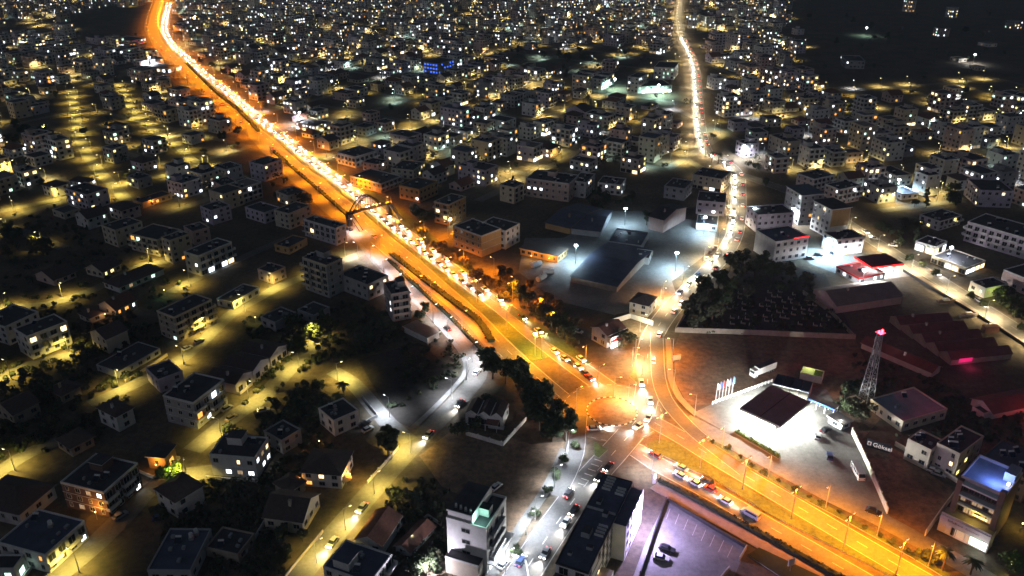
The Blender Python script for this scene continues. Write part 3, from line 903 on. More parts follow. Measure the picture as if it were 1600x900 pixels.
# ---- middle, right of the highway
bld(AB, 'highway-lit corner block, the orange light painted on as ochre, black roof', AC, (752, 370), (783, 358), (721, 349), 32, wall='ochre', trim='white', R_='n', L_='w', lit=.0, heaters=3)  # ochre walls hold the orange light the highway throws on the facade
bld(AB, 'white block joined behind the highway-lit corner block', AC, (790, 362), (812, 350), (760, 345), 28, wall='white', lit=.02)
bld(AB, 'yellow-lit balcony block with a pillared ground floor', AC, (701, 321), (728, 308), (679, 315), 32, wall='ochre', trim='cream', L_='b', lit=.1, heaters=1)
bld(AB, 'orange-lit block beside the dark round tree', AC, (655, 297), (684, 284), (635, 285), 20, wall='ochre', lit=.08, litset=['lit_white'])
bld(HO, 'orange-lit house nearest the arched footbridge', HC_, (595, 288), (627, 276), (565, 269), 14, wall='ochre', trim='white', R_='b', lit=.1)
bld(AB, 'white-banded balcony block at the orange verge', AC, (555, 246), (590, 235), (535, 236), 17, wall='white', R_='b', L_='b', lit=.05)
bld(HO, 'flat house with yellow windows behind the orange-lit house', HC_, (646, 267), (664, 254), (617, 259), 14, wall='cream', lit=.3, litset=['lit_yellow', 'lit_warm'])
bld(HO, 'pink-cream house between the banded block and yellow-windowed house', HC_, (590, 258), (606, 251), (580, 248), 12, wall='pink', lit=.05)
# ---- yard and blocks above it
bld(AB, 'wide pink apartment block with rooftop heaters above the yard', AC, (889, 288), (822, 279), (893, 273), 28, wall='pink', trim='white', lit=.07, litset=['lit_warm', 'lit_white'], heaters=5, stair=1)
bld(AB, 'white block with three bright windows next to the pink block', AC, (916, 286), (893, 283), (926, 272), 24, wall='white', lit=.2, litset=['lit_white', 'lit_warm'], heaters=3)
bld(AB, 'low white block with white roof heaters in a row', AC, (971, 290), (934, 286), (974, 279), 16, wall='white', lit=.15, litset=['lit_white', 'lit_warm'], heaters=5)
bld(AB, 'grey block at the back of the floodlit yard', AC, (1070, 296), (1038, 291), (1074, 282), 18, wall='grey', lit=.05)
bld(AB, 'cream block with a glowing green shopfront beside the north road', AC, (1128, 281), (1082, 273), (1135, 268), 20, wall='cream', lit=.1, shop='L')
bld(AB, 'lavender block with paired lit windows beside the north road', AC, (1133, 318), (1089, 314), (1138, 303), 20, wall='lavender', lit=.25, litset=['lit_white'])
bld('warehouse', 'large gabled warehouse with black roof beside the floodlit yard', 'warehouse', (964, 448), (892, 432), (1022, 391), 9, wall='stone', roof='gable', roofm='roof_blue', lit=.0, axis='y', rise=2.2, R_='n', L_='n', X_='n', B_='n')
bld('warehouse', 'dark gabled warehouse with an orange-lit gable end', 'warehouse', (890, 357), (852, 348), (940, 326), 9, wall='ochre', roof='gable', roofm='roof_blue', lit=.0, axis='y', rise=2.5, R_='n', L_='n', X_='n', B_='n')
bld('warehouse', 'second dark warehouse abutting the orange-gabled one', 'warehouse', (938, 362), (893, 357), (962, 330), 9, wall='grey', roof='gable', roofm='roof_blue', lit=.0, axis='y', rise=2.2, R_='n', L_='n', X_='n', B_='n')
bld('warehouse', 'pink-walled tall gabled shed beside the floodlight', 'warehouse', (1037, 344), (1014, 338), (1047, 318), 20, wall='pink', roof='gable', roofm='roof_dark', lit=.0, axis='y', R_='n', L_='n', X_='n', B_='n')
bld('workshop', 'long low workshop with orange-lit doors at the yard edge', 'workshop', (871, 401), (813, 388), (878, 388), 10, wall='ochre', roof='slab', roofm='roof_brown', lit=.3, litset=['lit_orange'], L_='w')
bld('shed', 'flat dark shed between the warehouse and the pink shed', 'shed', (1002, 385), (950, 378), (1012, 364), 9, wall='grey', roofm='roof_blue', lit=.0, R_='n', L_='n')
bld('shed', 'small white two-door shed on the blue-lit yard', 'shed', (1014, 405), (990, 402), (1022, 393), 9, wall='white', roofm='roof_dark', lit=.0)
bld('depot', 'white depot with three loading doors under the far floodlight', 'depot', (1121, 353), (1088, 350), (1124, 338), 9, wall='white', roofm='roof_dark', lit=.5, litset=['lit_white'])
bld(HO, 'cream villa with a dark hipped roof at the side road', HC_, (1013, 478), (984, 471), (1028, 464), 18, wall='cream', roof='hip', roofm='tile_dark', lit=.0)
# ---- right side
bld('tower_block', 'white office tower with a brown side panel', 'office tower', (1300, 328), (1330, 324), (1262, 315), 44, wall='white', R_='n', L_='w', lit=.05, litset=['lit_warm'], roof='slab', roofm='roof_dark')
bld('tower_block', 'blue-grey slab tower behind the white office tower', 'tower block', (1254, 306), (1288, 303), (1232, 291), 46, wall='grey', trim='white', lit=.05, roof='slab', roofm='roof_blue')
bld(AB, 'pink balcony block with white corners behind the office tower', AC, (1312, 297), (1346, 290), (1291, 288), 24, wall='pink', trim='white', R_='b', lit=.08, heaters=3)
bld(AB, 'second pink balcony block beside its twin', AC, (1272, 281), (1304, 274), (1253, 270), 21, wall='pink', trim='white', R_='b', lit=.08, heaters=3)
bld(AB, 'lavender three-storey block beside the blue-grey slab tower', AC, (1184, 337), (1241, 333), (1177, 323), 26, wall='lavender', lit=.08, litset=['lit_white'])
bld(AB, 'white block with a red roof edge facing the bright courtyard', AC, (1212, 379), (1264, 371), (1185, 360), 32, wall='white', trim='white', lit=.1, roofm='roof_blue', L_='n')
bld(AB, 'low white block with shops and roof heaters beside the east road', AC, (1307, 376), (1351, 371), (1282, 364), 24, wall='white', trim='cream', lit=.1, shop='RL', heaters=3)
bld(HO, 'spreading white villa with many balconies across the east road', HC_, (1469, 347), (1503, 337), (1437, 336), 14, wall='white', R_='b', lit=.15, litset=['lit_yellow'], heaters=3)
bld(AB, 'long lavender apartment slab with stacked balconies by the right edge', AC, (1512, 347), (1616, 377), (1532, 332), 29, wall='lavender', trim='white', L_='b', R_='b', lit=.1, heaters=5)
bld(AB, 'pale block above the long lavender apartment slab', AC, (1532, 298), (1585, 300), (1542, 281), 25, wall='lavender', lit=.2, litset=['lit_white', 'lit_warm'])
bld(HO, 'white house with shop lights below the spreading white villa', HC_, (1462, 387), (1480, 378), (1444, 371), 13, wall='white', lit=.2, shop='RL')
bld('shop', 'long shop row with glowing fronts on the east road', 'shop', (1510, 420), (1540, 408), (1462, 398), 10, wall='cream', roofm='roof_dark', lit=.4, shop='RL', litset=['lit_warm', 'lit_white'])
bld(HO, 'white house with dark flat roof at the garden beside the east road', HC_, (1540, 452), (1575, 445), (1518, 440), 14, wall='white', lit=.15)
bld(AB, 'pinkish balcony block cut by the right edge', AC, (1568, 422), (1612, 440), (1578, 405), 22, wall='pink', trim='white', L_='b', lit=.05)
bld('warehouse', 'gabled warehouse with a pink front wall above the shed rows', 'warehouse', (1308, 478), (1410, 463), (1272, 452), 12, wall='pink', roof='gable', roofm='roof_brown', lit=.0, axis='x', rise=3.0, R_='n', L_='n', X_='n', B_='n')
bld('workshop', 'two-storey workshop with a purple roof and red-lit end wall', 'workshop', (1411, 660), (1480, 640), (1373, 621), 15, wall='cream', roofm='roof_pale', lit=.05, R_='w', L_='w')
bld(AB, 'cream apartment block with roof heaters behind the dirt lot', AC, (1500, 711), (1537, 683), (1466, 692), 37, wall='cream', lit=.12, litset=['lit_yellow', 'lit_warm'], heaters=5)
bld(AB, 'smaller cream wing joined to the heater-roofed apartment block', AC, (1455, 705), (1475, 690), (1421, 685), 30, wall='cream', lit=.0, heaters=2)
bld(AB, 'dark-roofed block with pale roof vents behind the blue-roofed tower', AC, (1606, 752), (1640, 720), (1542, 708), 34, wall='brown', roofm='roof_blue', lit=.05, heaters=5)
bld('shop', 'small white kiosk building with a brown door on the forecourt corner', 'kiosk', (1316, 664), (1330, 658), (1303, 648), 9, wall='white', roof='slab', lit=.0)

# ================================================================= buildings with a shape of their own
# tall white block with a set-back top floor and a green-lit terrace
r = bld('apartment_block', 'tall white block with set-back top floor and green-lit roof terrace', 'apartment block', (760, 829), (791, 779), (697, 812), 68, wall='white', trim='white', R_='n', L_='n', X_='w', B_='w', lit=.0, par=.7, nf=4, units=False)
L, D, H = DIM[r.name]
q = MB(); q.box(0.3, D * .38, 0, L * .97, D - .3, 2.8, 'white', 'roof_dark'); pent = q.build('upper_storey', r, None, (0, 0, H))
q = MB(); q.box(0.25, D * .38 - .2, 0, L * .98, D * .38, 3.1, 'white'); q.box(.05, D * .38, 2.8, .28, D - .1, 3.2, 'white'); q.build('parapet', pent)
for k in range(4):
    put('vent', tank_mesh(), pent, None, (1.6 + .2 * k, D * .45 + k * (D * .13), 2.8), .3, .55)
q = MB(); q.box(0, 0, 0, 2.6, 2.8, 2.4, 'white', 'glass'); q.build('stair_tower', r, None, (L * .35, D * .38 - 2.9, H))
q = MB(); q.face([(0, 0, 0), (2.0, 0, 0), (2.0, 0, 1.6), (0, 0, 1.6)], 'lit_green'); q.build('lit_window', r, None, (.6, D * .38 - .23, H + .5))
light('light_source', 'POINT', r, (1.6, D * .38 - 2.0, H + 1.9), 380, (.45, 1, .8), size=.2)
fh = H / 4
for k in range(1, 4):
    w = put('window', window_mesh(2.2, 1.1, 'glass', 'grey'), r, None, (0, D * .52, k * fh + 1.6), -math.pi / 2)
for k in range(0, 4):
    for j in range(3):
        x = L * (.2 + .3 * j)
        put('window', window_mesh(1.7, 1.9, 'glass', 'grey'), r, None, (x, 0, k * fh + 1.5), 0)
    if k: put('balcony', balcony_mesh(L * .62, 'white', False), r, None, (L * .42, 0, k * fh + .05), 0)
q = MB(); q.box(-3.4, 1.0, 0, -.02, D - 1.0, 5.0, 'cream', 'roof_dark'); q.box(-3.4, .9, 5.0, -3.2, D - .9, 5.5, 'white'); q.build('annexe', r)
q = MB(); q.box(0, -2.2, 0, L, -.02, .25, 'white'); q.build('shop_canopy', r, None, (0, 0, 3.3))
for j in range(3):
    put('shop_window', window_mesh(2.4, 2.4, 'lit_white', 'grey'), r, None, (L * (.2 + .3 * j), -.1, 1.4), 0)
light('light_source', 'POINT', r, (L * .6, -2.8, 2.9), 1500, (.9, .95, 1), size=.3)

# long dark-roofed building beside the south road, fins on the roof
r = bld('commercial_building', 'long black-roofed building with white roof fins beside the south road', 'building', (868, 880), (943, 741), (920, 895), 56, wall='white', trim='dark_metal', R_='b', L_='n', X_='w', B_='w', lit=.04, par=.3, roofm='roof_blue', rail=True, units=False)
L, D, H = DIM[r.name]
fin = MB(); fin.box(0, 0, 0, 2.4, .22, .7, 'white')
fm = fin.mesh('roof_fin')
for (x, y, n) in ((L * .18, D - 1.2, 5), (L - 3.0, D * .88, 3), (L - 3.0, D * .45, 4)):
    for k in range(n): put('roof_fin', fm, r, None, (x, y - k * 1.25, H + .02), 0)
WG = 3.6
q = MB(); q.box(L + .01, D * .52, 0, L + WG, D - 1.5, H - .6, 'white', 'roof_blue'); q.box(L + .01, D * .52, H - .6, L + WG, D * .52 + .2, H - .1, 'white'); q.box(L + WG - .2, D * .52 + .2, H - .6, L + WG, D - 1.5, H - .1, 'white')
wing = q.build('wing', r)
for fl_ in range(4):
    for k in range(5):
        put('window', window_mesh(1.3, 1.3, 'lit_dim' if (fl_ + k) % 4 == 0 else 'glass', 'grey'), wing, None, (L + WG, D * .52 + 2 + k * (D * .48 - 5) / 4, 1.9 + fl_ * 3.0), math.pi / 2)
for (x, y, w_, d2, h2) in ((L * .3, D * .3, 2.2, 3.0, 1.6), (L * .6, D * .55, 1.4, 1.6, 1.1), (L * .25, D * .66, 1.2, 2.4, .8), (L * .62, D * .2, 1.6, 1.2, .9), (L * .2, D * .1, 1.0, 1.0, .8)):
    q = MB(); q.box(0, 0, 0, w_, d2, h2, 'grey', 'roof_dark'); q.build('roof_unit', r, None, (x, y, H + .02))
q = MB(); q.box(.3, -.12, 0, L - .3, .12, .7, 'grey'); q.build('parapet', r, None, (0, D * .6, H + .01))
L0 = L; L = L + WG
q = MB(); q.box(0, 0, 0, .5, .18, .28, 'flood_bulb'); q.build('wall_lamp', r, None, (L + .02, D * .84, H - 4.5), math.pi / 2)
light('light_source', 'POINT', r, (L + 1.8, D * .84, H - 4.5), 34000, (.62, .50, 1.0), size=.25)
q = MB(); q.box(0, 0, 0, 3.2, 9, 4.2, 'white', 'roof_brown'); q.build('annexe', r, None, (L0 + .02, 2.0, 0))
light('light_source', 'POINT', r, (L + 2.2, D * .33, 6.5), 260, (1, .85, .45), size=.25)

# blue-roofed office tower on a shop podium
r = bld('office_building', 'brown office tower with glowing blue roof over a pink-banded shop front', 'office building', (1570, 777), (1597, 742), (1502, 746), 74, wall='brown', trim='pink', R_='n', L_='n', X_='n', B_='n', lit=.0, roofm='roof_pale', par=.9, units=False)
L, D, H = DIM[r.name]
PD = 4.2; PH = 5.6
for y0, y1 in ((-.3, 1.1), (D - 1.1, D + .3)):
    q = MB(); q.box(-1.5, y0, 0, -.02, y1, H + (2.2 if y0 < 0 else .2), 'brown'); q.build('fin_wall', r)
for k in range(1, 4):
    z = PH + .3 + (k - 1) * 3.4
    q = MB(); q.box(-2.0 if k > 1 else -1.2, 1.12, 0, -.02, D - 1.12, .45, 'white'); q.build('floor_slab', r, None, (0, 0, z + 2.7))
    for j in range(6):
        y = 1.2 + (D - 2.4) * (j + .5) / 6
        pane = 'glass'
        put('window', window_mesh((D - 2.6) / 6 - .25, 2.0, 'lit_dim' if (k < 3 and (j + k) % 3) else pane, 'brown'), r, None, (0, y, z + 1.35), -math.pi / 2)
q = MB(); q.box(-.12, 0, 0, 0, D * .32, .5, 'lit_yellow'); q.build('light_strip', r, None, (-.05, D * .2, PH + 1.0))
q = MB(); q.box(-PD, -.6, 0, -.02, D + 1.2, PH, 'cream', 'roof_brown')
pod = q.build('podium', r)
q = MB(); q.box(-PD - .25, -.6, 0, -PD - .01, D + 1.2, 1.7, 'pink'); q.box(-PD - .02, -.6, 1.7, -PD + .2, D + 1.2, 2.3, 'pink')
band = q.build('sign_band', pod, None, (0, 0, PH - 1.6))
rr = random.Random(3)
mk = MB(); y = D * .92
for y_start, hgt_l, cnt in ((D * .92, .62, 9), (D * .5, .42, 8)):
    y = y_start
    for k in range(cnt):
        w = rr.uniform(.22, .38); hh = hgt_l * (1.0 if k == 0 else rr.choice([.62, .95, .62]))
        mk.box(-PD - .30, y - .09, .45, -PD - .262, y, .45 + hh, 'black')
        if k % 2 == 0: mk.box(-PD - .30, y - w, .45 + hh * .8, -PD - .262, y - .092, .45 + hh, 'black')
        mk.box(-PD - .30, y - w, .45, -PD - .262, y - w + .085, .45 + hh * .6, 'black')
        y -= w + .14
mk.build('lettering', pod, None, (0, 0, PH - 1.6))
for y, w, pane in ((D * .88, 1.0, 'white'), (D * .74, 1.4, 'black'), (D * .60, 2.4, 'lit_dim'), (D * .40, 1.4, 'lit_dim'), (D * .22, 3.2, 'lit_green'), (D * .05, 1.6, 'lit_white')):
    put('shop_window', window_mesh(w, 2.6, pane, 'white'), pod, None, (-PD, y, 1.75), -math.pi / 2)
light('light_source', 'POINT', r, (-PD - 3.0, 1.0, 2.6), 320, (.8, .95, 1), size=.25)
light('light_source', 'POINT', r, (-2.2, D * .45, PH + 2.4), 260, (1, .75, .1), size=.2)
q = MB(); q.box(-.4, -.3, 0, .4, .3, .5, 'white_bulb'); q.build('roof_floodlight', r, None, (L * .35, .9, H + .9))
light('light_source', 'POINT', r, (L * .3, 3.6, H + 2.6), 1500, (.16, .30, 1.0), size=.3)
q = MB(); q.box(0, 0, 0, L * .4, 2.6, 2.6, 'white', 'roof_pale'); q.build('stair_tower', r, None, (L * .55, .3, H + .01))

# villa of three white gabled bays
r = bld('villa', 'white villa of three dark-roofed gabled bays inside a pillared wall', 'villa', (786, 653), (727, 645), (801, 634), 15, wall='white', roof='flat', par=.02, R_='w', L_='b', lit=.0, units=False)
L, D, H = DIM[r.name]
for k in range(3):
    y0, y1 = D * k / 3, D * (k + 1) / 3
    ym, rs = (y0 + y1) / 2, 1.9 - .15 * k
    q = MB()
    q.face([(-.4, y0, .05), (L + .4, y0, .05), (L + .4, ym, rs), (-.4, ym, rs)], 'tile_dark')
    q.face([(L + .4, y1, .05), (-.4, y1, .05), (-.4, ym, rs), (L + .4, ym, rs)], 'tile_dark')
    q.face([(0, y1, 0), (0, y0, 0), (0, ym, rs - .1)], 'white'); q.face([(L, y0, 0), (L, y1, 0), (L, ym, rs - .1)], 'white')
    g_ = q.build('gable_roof', r, None, (0, 0, H + .03 + .02 * k))
    q = MB(); q.box(-.42, y0 - .12, .05, L + .42, y0 + .12, .4, 'white'); q.build('parapet', g_)
q = MB(); q.box(-3.4, D * .08, 2.5, -.02, D * .42, 2.7, 'white', 'tile'); q.box(-3.3, D * .1, 0, -3.1, D * .1 + .2, 2.5, 'white'); q.box(-3.3, D * .4, 0, -3.1, D * .4 + .2, 2.5, 'white')
q.build('porch', r)
# red-and-white signed shop at the corner
r = bld('shop', 'white gabled shop with a glowing red and white sign at the corner', 'shop', (949, 524), (925, 511), (973, 510), 20, wall='white', roof='gable', roofm='tile', axis='x', lit=.05, L_='w', R_='w', rise=1.8)
L, D, H = DIM[r.name]
q = MB(); q.box(0, -1.6, 2.6, L * .62, -.02, 4.9, 'cream', 'tile'); q.build('front_bay', r)
for nm_, z0, z1, m_ in (('sign_panel', 4.1, 4.8, 'sign_white'), ('sign_panel', 2.75, 4.05, 'sign_red'), ('sign_panel', .3, 2.6, 'sign_white')):
    q = MB(); q.box(.6, -1.9, z0, 4.0, -1.62, z1, m_); q.build(nm_, r)
light('light_source', 'POINT', r, (1.8, -4.2, 2.6), 520, (1, .9, .88), size=.4)
light('light_source', 'POINT', r, (3.0, -3.6, 5.0), 90, (1, .06, .05), size=.3)
q = MB()
for k in range(4): q.box(-.12 - .02, 1.2 + k * 1.1, 0, -.02, 1.5 + k * 1.1, 2.8, 'cream')
q.build('colonnade', r)

# row of stepped terrace houses
TL = ('terrace house at the dark lower end with an orange-lit doorway', 'terrace house in the middle of the stepped white-edged row', 'terrace house at the upper end of the row beside the glowing bush')
for k in range(3):
    bld('terrace_house', TL[k], 'house', (368 + 27 * k, 601 - 21 * k), (393 + 27 * k, 581 - 21 * k), (333 + 27 * k, 583 - 21 * k), 15, wall='lavender', trim='lavender', roof='gable', roofm='tile_dark', axis='y', lit=.1 if k else .2, litset=['lit_orange'] if k == 0 else ['lit_green'], R_='b', rise=1.8, overhang=.25)

# shed rows under the mast
SL = ('first long gabled shed below the pink-fronted warehouse', 'second long gabled shed in the row below the warehouse', 'middle long gabled shed of the five in the row', 'fourth long gabled shed, next to the magenta-lit one', 'lowest long gabled shed with a magenta-lit end sign')
for k in range(5):
    rs_ = bld('shed', SL[k], 'shed', (1387 + 20 * (k + 1), 494 + 13.8 * (k + 1)), (1465 + 23.4 * (k + 1), 488 + 13 * (k + 1)), (1387 + 20 * k + 1.5, 494 + 13.8 * k + 1), 8, wall='stone', roof='gable', roofm='roof_red', lit=.0, rise=1.9, overhang=.2, R_='n', L_='n', X_='n', B_='n', group='long sheds in a row')  # red roof colour carries the red light of the mast
    if k == 4:
        q = MB(); q.box(0, 0, 0, 5.5, .15, 1.6, 'sign_magenta'); q.build('sign_panel', rs_, None, (3.0, -.25, 1.0))
        light('light_source', 'POINT', rs_, (5.5, -3.0, 2.2), 260, (1, .05, .28), size=.4)
bld('shed', 'narrow long shed with a red-lit gable end beside the shed row', 'shed', (1456, 582), (1470, 573), (1393, 510), 9, wall='pink', roof='gable', roofm='roof_red', lit=.0, axis='y', rise=1.6, R_='n', L_='n', X_='n', B_='n')
rs_ = bld('shed', 'wide red-lit shed at the right edge below the shed row', 'shed', (1552, 646), (1650, 626), (1524, 622), 9, wall='pink', roof='gable', roofm='roof_red', lit=.0, rise=2.0, R_='n', L_='n', X_='n', B_='n')
light('light_source', 'POINT', rs_, (14, -7, 4.5), 900, (1, .06, .06), size=.4)
bld('shed', 'small pink block standing against the wide red-lit shed', 'shed', (1537, 648), (1548, 645), (1522, 636), 7, wall='pink', lit=.0, R_='n', L_='n')

# ---------------------------------------------------------------- fuel station
CZ = 5.4
cq = [P(1158, 638, CZ), P(1203, 600, CZ), P(1265, 627, CZ), P(1221, 667, CZ)]
cc = (cq[0] + cq[1] + cq[2] + cq[3]) / 4
cx = (cq[3] - cq[0]); cw = cx.length; cx.normalize(); cy = Vector((-cx.y, cx.x, 0))
cd_ = (cq[1] - cq[0]).dot(cy)
st = thing('fuel_station_canopy', 'flat brown fuel station canopy glowing white underneath', 'canopy', (cc.x, cc.y, 0), math.atan2(cx.y, cx.x))
a, b = cw / 2, abs(cd_) / 2
q = MB(); q.box(-a, -b, CZ - .8, a, b, CZ, 'metal', 'roof_brown'); can = q.build('canopy_roof', st)
q = MB(); q.box(-.12, -b + .05, CZ, .12, b - .05, CZ + .12, 'dark_metal'); q.build('ridge_cap', can)
for sx in (-.6, .6):
    for sy in (-.6, .6):
        q = MB(); q.tube((sx * a, sy * b, 0), (sx * a, sy * b, CZ - .8), .28, .28, 'white', 10); q.build('column', st)
for sx in (-.66, -.22, .22, .66):
    for sy in (-.6, 0, .6):
        q = MB(); q.box(sx * a - .8, sy * b - .8, CZ - .9, sx * a + .8, sy * b + .8, CZ - .802, 'panel_light'); q.build('light_panel', st)
for sx in (-.5, .5):
    for sy in (-.55, .55):
        light('light_source', 'POINT', st, (sx * a, sy * b, CZ - 1.6), 34000, (.96, 1.0, .92), size=.6)
for sx in (-.45, .45):
    for sy in (-.35, .35):
        lp = cc + cx * (sx * a) + cy * (sy * b)
        pu = thing('fuel_pump', 'white and red fuel pump beneath the fuel station canopy', 'fuel pump', (lp.x, lp.y, 0.06), math.atan2(cx.y, cx.x), 'fuel pumps under the canopy')
        q = MB(); q.box(-.9, -.45, 0, .9, .45, .16, 'kerb'); q.build('plinth', pu)
        q = MB(); q.box(-.45, -.25, .16, .45, .25, 1.5, 'white'); q.box(-.5, -.28, 1.5, .5, .28, 1.85, 'red_plastic'); q.build('body', pu)
        q = MB(); q.box(-.3, -.27, .95, .3, -.252, 1.35, 'glass'); q.build('display', pu)
H0 = 4.4
sq = [P(1207, 600, H0), P(1222, 586, H0), P(1279, 600, H0), P(1264, 614, H0)]
sh = thing('station_shop', 'long station shop with a dark solar roof behind the canopy', 'shop', (sq[0].x, sq[0].y, 0), math.atan2((sq[3] - sq[0]).y, (sq[3] - sq[0]).x))
sl, sdp = (sq[3] - sq[0]).length, (sq[1] - sq[0]).length
q = MB(); q.box(0, 0, 0, sl, sdp, H0, 'white', 'roof_dark'); q.build('wall', sh)
for k in range(4):
    q = MB(); q.box(.3 + k * sl / 4, .3, H0 + .05, (k + 1) * sl / 4 - .1, sdp - .3, H0 + .2, 'solar'); q.build('solar_panel', sh)
for k in range(6):
    put('shop_window', window_mesh(sl / 6 - .5, 2.4, 'lit_white', 'grey'), sh, None, (sl * (k + .5) / 6, 0, 1.7), 0)
for k in range(4):
    q = MB(); x0, x1 = sl * k / 4 + .12, sl * (k + 1) / 4 - .12
    for j in range(5):
        t0, t1 = j / 5 * math.pi / 2, (j + 1) / 5 * math.pi / 2
        y0, z0 = -4.6 * math.sin(t0), H0 - .1 - 1.5 * (1 - math.cos(t0)); y1, z1 = -4.6 * math.sin(t1), H0 - .1 - 1.5 * (1 - math.cos(t1))
        q.face([(x0, y1, z1), (x1, y1, z1), (x1, y0, z0), (x0, y0, z0)], 'glass_roof')
        q.face([(x0, y0, z0 - .06), (x1, y0, z0 - .06), (x1, y1, z1 - .06), (x0, y1, z1 - .06)], 'glass_roof')
        q.box(x1, y1, z1 - .1, x1 + .22, y0, z0 + .05, 'dark_metal')
    q.build('arched_glass_panel', sh)
light('light_source', 'POINT', sh, (sl * .5, -4.5, 2.2), 900, (.95, 1, .92), size=.4)
yw = thing('yard_unit', 'open-topped yellow-green lit unit behind the station shop', 'shed', P(1249, 592), math.atan2((sq[3] - sq[0]).y, (sq[3] - sq[0]).x))
q = MB()
for bx in ((0, 0, 7.5, .25), (0, 4.6, 7.5, 4.85), (0, .25, .25, 4.6), (7.25, .25, 7.5, 4.6)): q.box(bx[0], bx[1], 0, bx[2], bx[3], 2.8, 'white')
q.build('wall', yw)
q = MB(); q.box(4.4, .26, 2.4, 7.24, 4.59, 2.6, 'leaf_bright'); q.build('roof', yw)
light('light_source', 'POINT', yw, (2.4, 2.4, 3.4), 330, (.85, 1, .25), size=.3)
wc = [P(1262, 622, 3.2), P(1304, 640, 3.2)]
d_ = wc[1] - wc[0]
lc = thing('car_wash_canopy', 'white-edged low canopy with blue trim beside the station', 'canopy', (wc[0].x, wc[0].y, 0), math.atan2(d_.y, d_.x))
q = MB(); q.box(0, 0, 2.8, d_.length, 3.6, 3.2, 'white', 'glass_roof'); q.build('roof', lc)
q = MB(); q.box(0, -.12, 2.7, d_.length, -.01, 3.3, 'blue_plastic'); q.build('fascia', lc)
for k in range(4):
    for y_ in (.3, 3.2):
        q = MB(); q.box(-.12, -.12, 0, .12, .12, 2.8, 'white'); q.build('column', lc, None, (.3 + k * (d_.length - .6) / 3, y_, 0))
# white rail fence and flags
f0, f1 = P(1113, 632), P(1206, 597)
fe = thing('rail_fence', 'white low rail fence along the edge of the station forecourt', 'fence', f0, math.atan2((f1 - f0).y, (f1 - f0).x))
fl_ = (f1 - f0).length
for z_ in (.45, .95):
    q = MB(); q.box(0, -.06, z_, fl_, .06, z_ + .22, 'white'); q.build('rail', fe)
q = MB(); q.box(-.14, -.14, 0, .14, .14, 1.35, 'white'); pm_ = q.mesh('post')
for k in range(18): put('post', pm_, fe, None, (k * fl_ / 17, 0, 0))
for k, (x_, y_, m_, cn) in enumerate(((1118, 627, 'white', 'white'), (1123, 625, 'blue_plastic', 'blue'), (1128, 623, 'red_plastic', 'red'), (1133, 621, 'white', 'white'), (1138, 619, 'blue_plastic', 'blue'), (1143, 617, 'blue_plastic', 'blue'))):
    fp = thing('flagpole', 'slim white pole flying a limp %s flag by the rail fence' % cn, 'flagpole', P(x_, y_), .4, 'flagpoles by the fuel station')
    q = MB(); q.tube((0, 0, 0), (0, 0, 7.6), .09, .05, 'white', 8); q.build('pole', fp)
    q = MB()
    for j in range(4):
        x0, x1 = .06 + j * .22, .06 + (j + 1) * .22
        q.face([(x0, .12 * math.sin(j * 1.9), 5.0 - .2 * j), (x1, .12 * math.sin((j + 1) * 1.9), 4.8 - .2 * j), (x1, .12 * math.sin((j + 1) * 1.9), 7.2 - .25 * j), (x0, .12 * math.sin(j * 1.9), 7.4 - .25 * j)], m_)
    q.build('flag', fp)

# ---------------------------------------------------------------- lattice mast with red beacons
mp_ = P(1352, 628)
ma = thing('radio_mast', 'tall lattice radio mast with red beacons beside the workshop', 'mast', mp_, .5)
MH = 27.0
q = MB()
def leg(t, k):
    w = 1.25 * (1 - t) ** 1.15 + .62
    sx, sy = ((-1, -1), (1, -1), (1, 1), (-1, 1))[k]
    return Vector((sx * w, sy * w, t * MH))
NS = 12
for k in range(4):
    lg = MB()
    for j in range(NS): lg.tube(leg(j / NS, k), leg((j + 1) / NS, k), .13, .13, 'metal', 6, caps=False)
    lg.build('leg', ma)
for j in range(NS):
    for k in range(4):
        q.bar(leg(j / NS, k), leg((j + 1) / NS, (k + 1) % 4), .09, .09, 'metal')
        q.bar(leg((j + 1) / NS, k), leg((j + 1) / NS, (k + 1) % 4), .09, .09, 'metal')
        q.bar(leg(j / NS, (k + 1) % 4), leg((j + 1) / NS, k), .07, .07, 'metal')
q.build('lattice_bracing', ma)
q = MB(); q.box(-1.2, -1.2, MH, 1.2, 1.2, MH + .25, 'metal'); q.build('platform', ma)
for j, (x_, y_, z_) in enumerate(((1.3, 0, 20), (-1.3, .2, 20), (0, 1.3, 24), (1.2, .4, 24.5), (-1.2, -.4, 16), (1.6, 0, 14))):
    q = MB(); q.box(-.18, -.12, -1.0, .18, .12, 1.0, 'white'); q.build('antenna', ma, None, (x_, y_, z_))
for x_ in (-.8, .8):
    q = MB(); q.tube((0, 0, 0), (0, 0, .8), .4, .3, 'beacon', 10); q.build('beacon', ma, None, (x_, 0, MH + .25))
    light('light_source', 'POINT', ma, (x_, 0, MH + 2.2), 3000, (1, .03, .06), size=.4)
hut = bld('equipment_hut', 'small cream equipment hut lit by a floodlight under the mast', 'hut', (1336, 632), (1350, 628), (1325, 625), 8, wall='cream', lit=.0, R_='n', L_='w')
light('light_source', 'POINT', hut, (1.5, -2.5, 3.8), 260, (1, .82, .55), size=.3)
light('light_source', 'POINT', hut, (2.0, 8.5, 3.0), 160, (1, .25, .08), size=.3)

